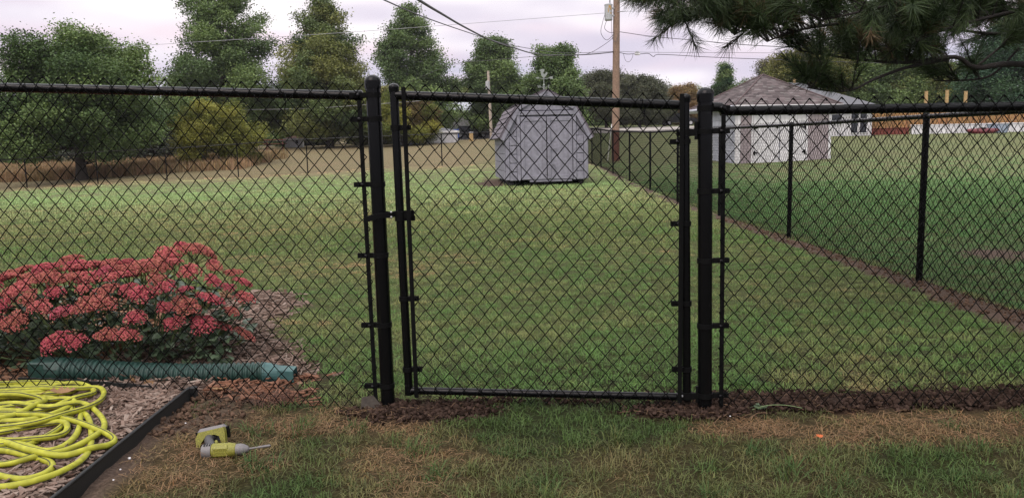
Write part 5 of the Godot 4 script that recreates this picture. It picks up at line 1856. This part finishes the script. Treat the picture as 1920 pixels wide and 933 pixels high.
func hose() -> void:
	var arcs := [
		[Vector2(-2.5, 3.3), Vector2(-2.3, 3.42), Vector2(-2.1, 3.42), Vector2(-1.95, 3.34), Vector2(-1.86, 3.2), Vector2(-1.8, 3.0), Vector2(-1.8, 2.85), Vector2(-1.88, 2.76), Vector2(-2.0, 2.74)],
		[Vector2(-2.35, 3.12), Vector2(-2.2, 3.27), Vector2(-2.05, 3.37), Vector2(-1.93, 3.33), Vector2(-1.88, 3.26), Vector2(-1.92, 3.14), Vector2(-2.0, 3.08), Vector2(-2.1, 3.1), Vector2(-2.25, 3.09)],
		[Vector2(-2.5, 3.58), Vector2(-2.3, 3.6), Vector2(-2.12, 3.57), Vector2(-2.0, 3.5), Vector2(-2.02, 3.44), Vector2(-2.15, 3.39), Vector2(-2.35, 3.36)],
		[Vector2(-1.94, 2.71), Vector2(-1.9, 2.77), Vector2(-1.81, 2.74), Vector2(-1.71, 2.68), Vector2(-1.65, 2.66), Vector2(-1.62, 2.62), Vector2(-1.6, 2.58), Vector2(-1.61, 2.52), Vector2(-1.65, 2.5), Vector2(-1.69, 2.51), Vector2(-1.76, 2.54), Vector2(-1.86, 2.59)],
		[Vector2(-1.96, 2.75), Vector2(-1.91, 2.79), Vector2(-1.85, 2.81), Vector2(-1.78, 2.78), Vector2(-1.72, 2.74), Vector2(-1.68, 2.77), Vector2(-1.68, 2.86), Vector2(-1.72, 2.98), Vector2(-1.79, 3.1), Vector2(-1.84, 3.2), Vector2(-1.78, 3.15), Vector2(-1.69, 3.01), Vector2(-1.63, 2.89), Vector2(-1.57, 2.78), Vector2(-1.54, 2.68), Vector2(-1.54, 2.62), Vector2(-1.56, 2.55), Vector2(-1.6, 2.49), Vector2(-1.66, 2.45), Vector2(-1.72, 2.44), Vector2(-1.8, 2.45)],
		[Vector2(-2.55, 3.62), Vector2(-2.45, 3.63), Vector2(-2.33, 3.64), Vector2(-2.19, 3.63), Vector2(-2.06, 3.59), Vector2(-1.98, 3.56), Vector2(-1.98, 3.52), Vector2(-2.05, 3.48), Vector2(-2.15, 3.44), Vector2(-2.33, 3.43), Vector2(-2.41, 3.42)],
		[Vector2(-2.48, 3.52), Vector2(-2.41, 3.55), Vector2(-2.32, 3.57), Vector2(-2.25, 3.57), Vector2(-2.13, 3.51), Vector2(-2.04, 3.53), Vector2(-1.96, 3.51), Vector2(-1.9, 3.46), Vector2(-1.9, 3.38), Vector2(-1.94, 3.28), Vector2(-1.97, 3.22), Vector2(-2.05, 3.2), Vector2(-2.19, 3.22), Vector2(-2.27, 3.21)],
		[Vector2(-2.32, 3.28), Vector2(-2.24, 3.29), Vector2(-2.16, 3.3), Vector2(-2.04, 3.23), Vector2(-1.93, 3.18), Vector2(-1.89, 3.24), Vector2(-1.85, 3.29), Vector2(-1.78, 3.2), Vector2(-1.69, 3.1), Vector2(-1.63, 3.0), Vector2(-1.6, 2.91), Vector2(-1.6, 2.83), Vector2(-1.62, 2.77), Vector2(-1.67, 2.72), Vector2(-1.72, 2.68), Vector2(-1.77, 2.64), Vector2(-1.83, 2.63), Vector2(-1.92, 2.66)],
		[Vector2(-2.38, 3.37), Vector2(-2.27, 3.35), Vector2(-2.2, 3.38), Vector2(-2.12, 3.37), Vector2(-2.05, 3.32), Vector2(-2.03, 3.27), Vector2(-2.05, 3.21), Vector2(-2.07, 3.14), Vector2(-2.11, 3.08), Vector2(-2.19, 3.06)],
		[Vector2(-2.08, 2.93), Vector2(-2.02, 2.95), Vector2(-1.97, 3.01), Vector2(-1.89, 3.05), Vector2(-1.83, 3.05), Vector2(-1.78, 3.01), Vector2(-1.75, 2.94), Vector2(-1.76, 2.89), Vector2(-1.8, 2.85), Vector2(-1.86, 2.84), Vector2(-1.97, 2.87), Vector2(-2.09, 2.91)],
		[Vector2(-2.24, 3.16), Vector2(-2.16, 3.17), Vector2(-2.03, 3.13), Vector2(-1.9, 3.11), Vector2(-1.81, 3.06), Vector2(-1.7, 2.99), Vector2(-1.6, 2.91), Vector2(-1.53, 2.87), Vector2(-1.515, 2.85), Vector2(-1.52, 2.81), Vector2(-1.53, 2.77), Vector2(-1.56, 2.73), Vector2(-1.6, 2.69), Vector2(-1.65, 2.67), Vector2(-1.72, 2.68), Vector2(-1.82, 2.74), Vector2(-1.94, 2.83), Vector2(-2.06, 2.88)],
		[Vector2(-2.46, 3.5), Vector2(-2.26, 3.47), Vector2(-2.09, 3.44), Vector2(-2.0, 3.45), Vector2(-1.94, 3.49), Vector2(-1.89, 3.5), Vector2(-1.85, 3.42), Vector2(-1.82, 3.33), Vector2(-1.8, 3.23), Vector2(-1.81, 3.16), Vector2(-1.85, 3.08), Vector2(-1.89, 3.02), Vector2(-1.98, 2.99), Vector2(-2.07, 3.0), Vector2(-2.17, 3.03)]]
	for k in [2]:      # further turns lying beside the ones already there
		var beside := []
		for q in arcs[k]:
			beside.append(q + Vector2(-0.045, 0.04 if k != 11 else -0.05))
		arcs.insert(3, beside)
	var flat := []
	for k in arcs.size():
		flat += arcs[k]
		if k < arcs.size() - 1:      # turn back outside the picture on the left
			var a: Vector2 = arcs[k][arcs[k].size() - 1]
			var b: Vector2 = arcs[k + 1][0]
			var w := 0.45 + 0.05 * (k % 3)
			flat.append(a + Vector2(-w * 0.6, 0.0))
			flat.append((a + b) * 0.5 + Vector2(-w, 0.0))
			flat.append(b + Vector2(-w * 0.6, 0.0))
	var soft2 := smooth(flat, 7)
	for turn in 10:
		for i in range(2, soft2.size() - 2):
			soft2[i] = (soft2[i - 2] + soft2[i - 1] + soft2[i] * 2.0 + soft2[i + 1] + soft2[i + 2]) / 6.0
	var pts := []
	for q in soft2:
		pts.append(Vector3(q.x, land(q.x, q.y) + 0.032, -q.y))
	# lay each turn over the ones already lying there
	for i in pts.size():
		for j in range(0, i - 12):
			var dx: float = pts[i].x - pts[j].x
			var dz: float = pts[i].z - pts[j].z
			if dx * dx + dz * dz < 0.0005:
				pts[i].y = maxf(pts[i].y, pts[j].y + 0.015)
	for turn in 9:
		var soft := pts.duplicate()
		for i in range(2, pts.size() - 2):
			soft[i].y = maxf(pts[i].y, (pts[i - 2].y + pts[i - 1].y + pts[i].y + pts[i + 1].y + pts[i + 2].y) / 5.0)
		pts = soft
	for i in pts.size():
		pts[i].y = minf(pts[i].y, land(pts[i].x, -pts[i].z) + 0.085)
	for turn in 4:
		var even := pts.duplicate()
		for i in range(3, pts.size() - 3):
			even[i].y = (pts[i - 3].y + pts[i - 2].y + pts[i - 1].y + pts[i].y + pts[i + 1].y + pts[i + 2].y + pts[i + 3].y) / 7.0
		pts = even
	var h := thing("garden_hose", "loosely heaped yellow garden hose with thin black stripes, on the mulch", "hose", Vector3(-1.9, 0.09, -3.0))
	var o := -h.position
	var path := []
	for q in pts: path.append(q + o)
	var m := MB.new()
	m.tube(path, 0.0118, 12, true)
	part("hose", m.mesh(), M.hose_yellow, h)
	for which in 2:
		var st := MB.new()
		var line := []
		for i in path.size():
			var t: Vector3 = (path[mini(i + 1, path.size() - 1)] - path[maxi(i - 1, 0)]).normalized()
			var side := t.cross(Vector3.UP).normalized()
			var a := 0.9 * sin(i * 0.021 + 1.0) + 0.5 * sin(i * 0.05) + which * PI + 0.6
			line.append(path[i] + (side * cos(a) + side.cross(t) * sin(a)) * 0.0108)
		st.tube(line, 0.0024, 5, false)
		part("stripe", st.mesh(), M.hose_stripe, h)


# ---------------------------------------------------------------- the drill in the grass
func drill() -> void:
	# lies on its side: x along the bit, -z from the body towards the battery
	var d := thing("cordless_drill", "yellow and grey cordless drill lying on its side in the dry grass", "drill", on(-1.145, 2.92, -0.004), 0.1)
	d.scale = Vector3.ONE * 0.92
	var body := MB.new()
	for k in [[-0.075, 0.024], [-0.07, 0.03]]: pass
	body.tube([Vector3(-0.04, 0.03, 0), Vector3(-0.035, 0.03, 0), Vector3(0.03, 0.03, 0), Vector3(0.055, 0.03, 0), Vector3(0.06, 0.03, 0)], [0.028, 0.031, 0.031, 0.027, 0.022], 14, true)
	body.box(xf(Vector3(0.0, 0.032, 0.004)), Vector3(0.075, 0.052, 0.052), 0.01)
	part("body", body.mesh(), M.tool_yellow, d)
	var rear := MB.new()
	rear.tube([Vector3(-0.082, 0.03, 0), Vector3(-0.078, 0.03, 0), Vector3(-0.041, 0.03, 0)], [0.022, 0.028, 0.0315], 14, true)
	var rp := part("motor_cover", rear.mesh(), M.tool_pale, d)
	for k in 3:
		board(rp, "vent", Vector3(-0.068 + 0.011 * k, 0.059, 0.004), Vector3(0.005, 0.004, 0.022), M.dark_gap, 0.0)
	var chuck := MB.new()
	chuck.lathe([Vector2(0.0, 0.058), Vector2(0.023, 0.058), Vector2(0.024, 0.075), Vector2(0.021, 0.09), Vector2(0.012, 0.108), Vector2(0.006, 0.112), Vector2(0.0, 0.112)], 14, xf(Vector3(0, 0.03, 0), along(Vector3.RIGHT)))
	part("chuck", chuck.mesh(), M.tool_pale, d)
	var bit := MB.new()
	bit.tube([Vector3(0.11, 0.03, 0), Vector3(0.16, 0.034, -0.002), Vector3(0.2, 0.037, -0.004)], 0.0038, 8, true)
	bit.tube([Vector3(0.15, 0.033, -0.002), Vector3(0.198, 0.037, -0.004)], 0.0052, 6, true)
	part("bit", bit.mesh(), M.tool_pale, d)
	var handle := MB.new()
	handle.tube(smooth([Vector3(-0.045, 0.036, -0.018), Vector3(-0.06, 0.046, -0.045), Vector3(-0.072, 0.05, -0.075), Vector3(-0.074, 0.05, -0.1)], 4), [0.021, 0.021, 0.02, 0.02, 0.0195, 0.019, 0.019, 0.019, 0.019, 0.02, 0.021, 0.022, 0.024], 12, true)
	part("handle", handle.mesh(), M.tool_grey, d)
	var trig := MB.new()
	trig.box(xf(Vector3(-0.03, 0.05, -0.035), Basis(Vector3.UP, 0.4)), Vector3(0.012, 0.022, 0.024), 0.004)
	part("trigger", trig.mesh(), M.tool_yellow, d)
	# foot of the grip and the battery clipped to it
	var tilt := Basis(Vector3(0, 0, 1), 0.17) * Basis(Vector3.RIGHT, -0.25)
	var foot := MB.new()
	var prof := PackedVector2Array([Vector2(-0.062, -0.03), Vector2(-0.06, 0.012), Vector2(-0.045, 0.034), Vector2(0.062, 0.036), Vector2(0.066, 0.02), Vector2(0.062, -0.03), Vector2(0.046, -0.03), Vector2(0.04, 0.002), Vector2(0.02, 0.014), Vector2(-0.02, 0.008), Vector2(-0.04, -0.012), Vector2(-0.048, -0.03)])
	foot.prism(prof, 0.03, xf(Vector3(-0.07, 0.05, -0.098), tilt))
	part("grip_foot", foot.mesh(), M.tool_yellow, d)
	var plate := MB.new()
	plate.box(xf(Vector3(-0.07, 0.05, -0.119), tilt), Vector3(0.12, 0.052, 0.012), 0.004)
	part("grip_plate", plate.mesh(), M.tool_grey, d)
	var bat := MB.new()
	bat.box(xf(Vector3(-0.072, 0.053, -0.143), tilt), Vector3(0.126, 0.064, 0.04), 0.012)
	part("battery", bat.mesh(), M.tool_pale, d)
	for s in [-1.0, 1.0]:
		var cl := MB.new()
		cl.box(xf(Vector3(-0.072, 0.053, -0.143) + tilt * Vector3(0.066 * s, -0.004, 0.0), tilt), Vector3(0.008, 0.05, 0.03), 0.003)
		part("battery_clip", cl.mesh(), M.black_dull, d)


func leaf_shape(l: float, w: float, curl: float) -> ArrayMesh:
	var m := MB.new()
	var edge := [0.0, 0.55, 0.35, 1.0, 0.6, 0.85, 0.4, 0.5, 0.12, 0.0]
	var n := edge.size()
	for i in n - 1:
		var a := float(i) / (n - 1)
		var b := float(i + 1) / (n - 1)
		for s in [-1.0, 1.0]:
			var p := Vector3(a * l, curl * pow(a - 0.5, 2) * l * 2.0, 0)
			var q := Vector3(b * l, curl * pow(b - 0.5, 2) * l * 2.0, 0)
			m.quad(p, q, q + Vector3(0, edge[i + 1] * w * curl, s * edge[i + 1] * w), p + Vector3(0, edge[i] * w * curl, s * edge[i] * w), Vector3.UP)
	m.tube([Vector3(-l * 0.35, 0.006, 0), Vector3(0, curl * l * 0.5, 0)], 0.0014, 5, true)
	return m.mesh()


func small_things() -> void:
	var leaf := leaf_shape(0.085, 0.035, 0.4)
	for q in [[-2.06, 3.36, 0.055, 0.3, 0.05, "large tan fallen leaf caught among the coils of yellow hose", 1.35, false], [-1.845, 3.665, 0.03, 2.2, 1.1, "curled brown fallen leaf propped against the green pipe", 0.9, false], [-1.79, 3.66, 0.02, 0.7, 0.9, "small brown leaf lying right of the one propped on the pipe", 0.6, false], [-1.37, 3.62, 0.02, 2.9, 0.15, "orange brown fallen leaf under the fence mesh, right of the edging corner", 1.1, true], [1.17, 2.93, 0.045, 0.4, 0.25, "bright orange leaf scrap on the dry grass right of the gate", 0.42, true]]:
		var o := part("fallen_leaf", leaf, M.orange_leaf if q[7] else M.dead_leaf, self, xf(on(q[0], q[1], q[2]), Basis(Vector3.UP, q[3]) * Basis(Vector3.RIGHT, q[4]).scaled(Vector3.ONE * q[6])))
		if q[5].contains("under the fence"): o.material_override = M.dead_leaf
		tag(o, q[5], "leaf")
	var st := MB.new()
	st.prism(PackedVector2Array([Vector2(-0.045, 0.0), Vector2(0.04, 0.0), Vector2(0.05, 0.03), Vector2(0.018, 0.075), Vector2(-0.035, 0.07)]), 0.016)
	tag(part("flat_stone", st.mesh(), M.stone, self, xf(on(-0.668, 3.47, 0.0), Basis(Vector3.UP, 0.2) * Basis(Vector3.RIGHT, -0.35))), "flat grey brown stone leaning at the foot of the left gate post", "stone")
	var says := ["tiny white pebble by the edging's near end", "tiny white pebble on bare soil beside the edging", "white stone chip beside the middle of the edging", "tiny white pebble near the edging corner", "white crumb at the foot of the right gate post"]
	var at := [[-1.44, 2.72], [-1.42, 2.63], [-1.455, 2.82], [-1.4, 3.2], [0.93, 3.27]]
	for k in 5:
		var b := MB.new()
		b.blob(Vector3.ZERO, Vector3(0.004, 0.003, 0.0035) * (1.7 if k == 2 else 1.0), 0.3, rng, 4, 6)
		tag(part("pebble", b.mesh(), M.white_trim, self, xf(on(at[k][0], at[k][1], 0.016))), says[k], "pebble")
	# a broken green weed on the soil right of the gate
	var w := thing("weed", "small pale weed lying on the dug soil right of the gate", "weed", on(1.08, 3.33, 0.02))
	for k in 4:
		part("leaf", leaf, M.sedum_leaf, w, xf(Vector3(0.02 * k - 0.03, 0.01, 0), (Basis(Vector3.UP, 1.3 * k) * Basis(Vector3.RIGHT, 0.4)).scaled(Vector3.ONE * 0.55)))
	var sm := MB.new()
	sm.tube(smooth([Vector3(-0.04, 0.0, 0), Vector3(0.03, 0.02, 0.0), Vector3(0.12, 0.015, -0.01), Vector3(0.2, 0.0, 0)], 3), 0.002, 5, true)
	part("stem", sm.mesh(), M.sedum_stem, w)
	# dead clump of grass beside the fence, left of the gate
	var g := RandomNumberGenerator.new()
	g.seed = 3
	var dead := part("dead_tuft", blade_patch(160, 0.16, 0.09, 0.0016, 1.2, g), mat("dead_tuft", Color(0.1, 0.045, 0.028), 0.9, null, 1.0, 0.0, true), self, xf(on(-1.13, 3.55)))
	tag(dead, "rust brown dead tuft under the fence, right of the green pipe's foot", "plant")
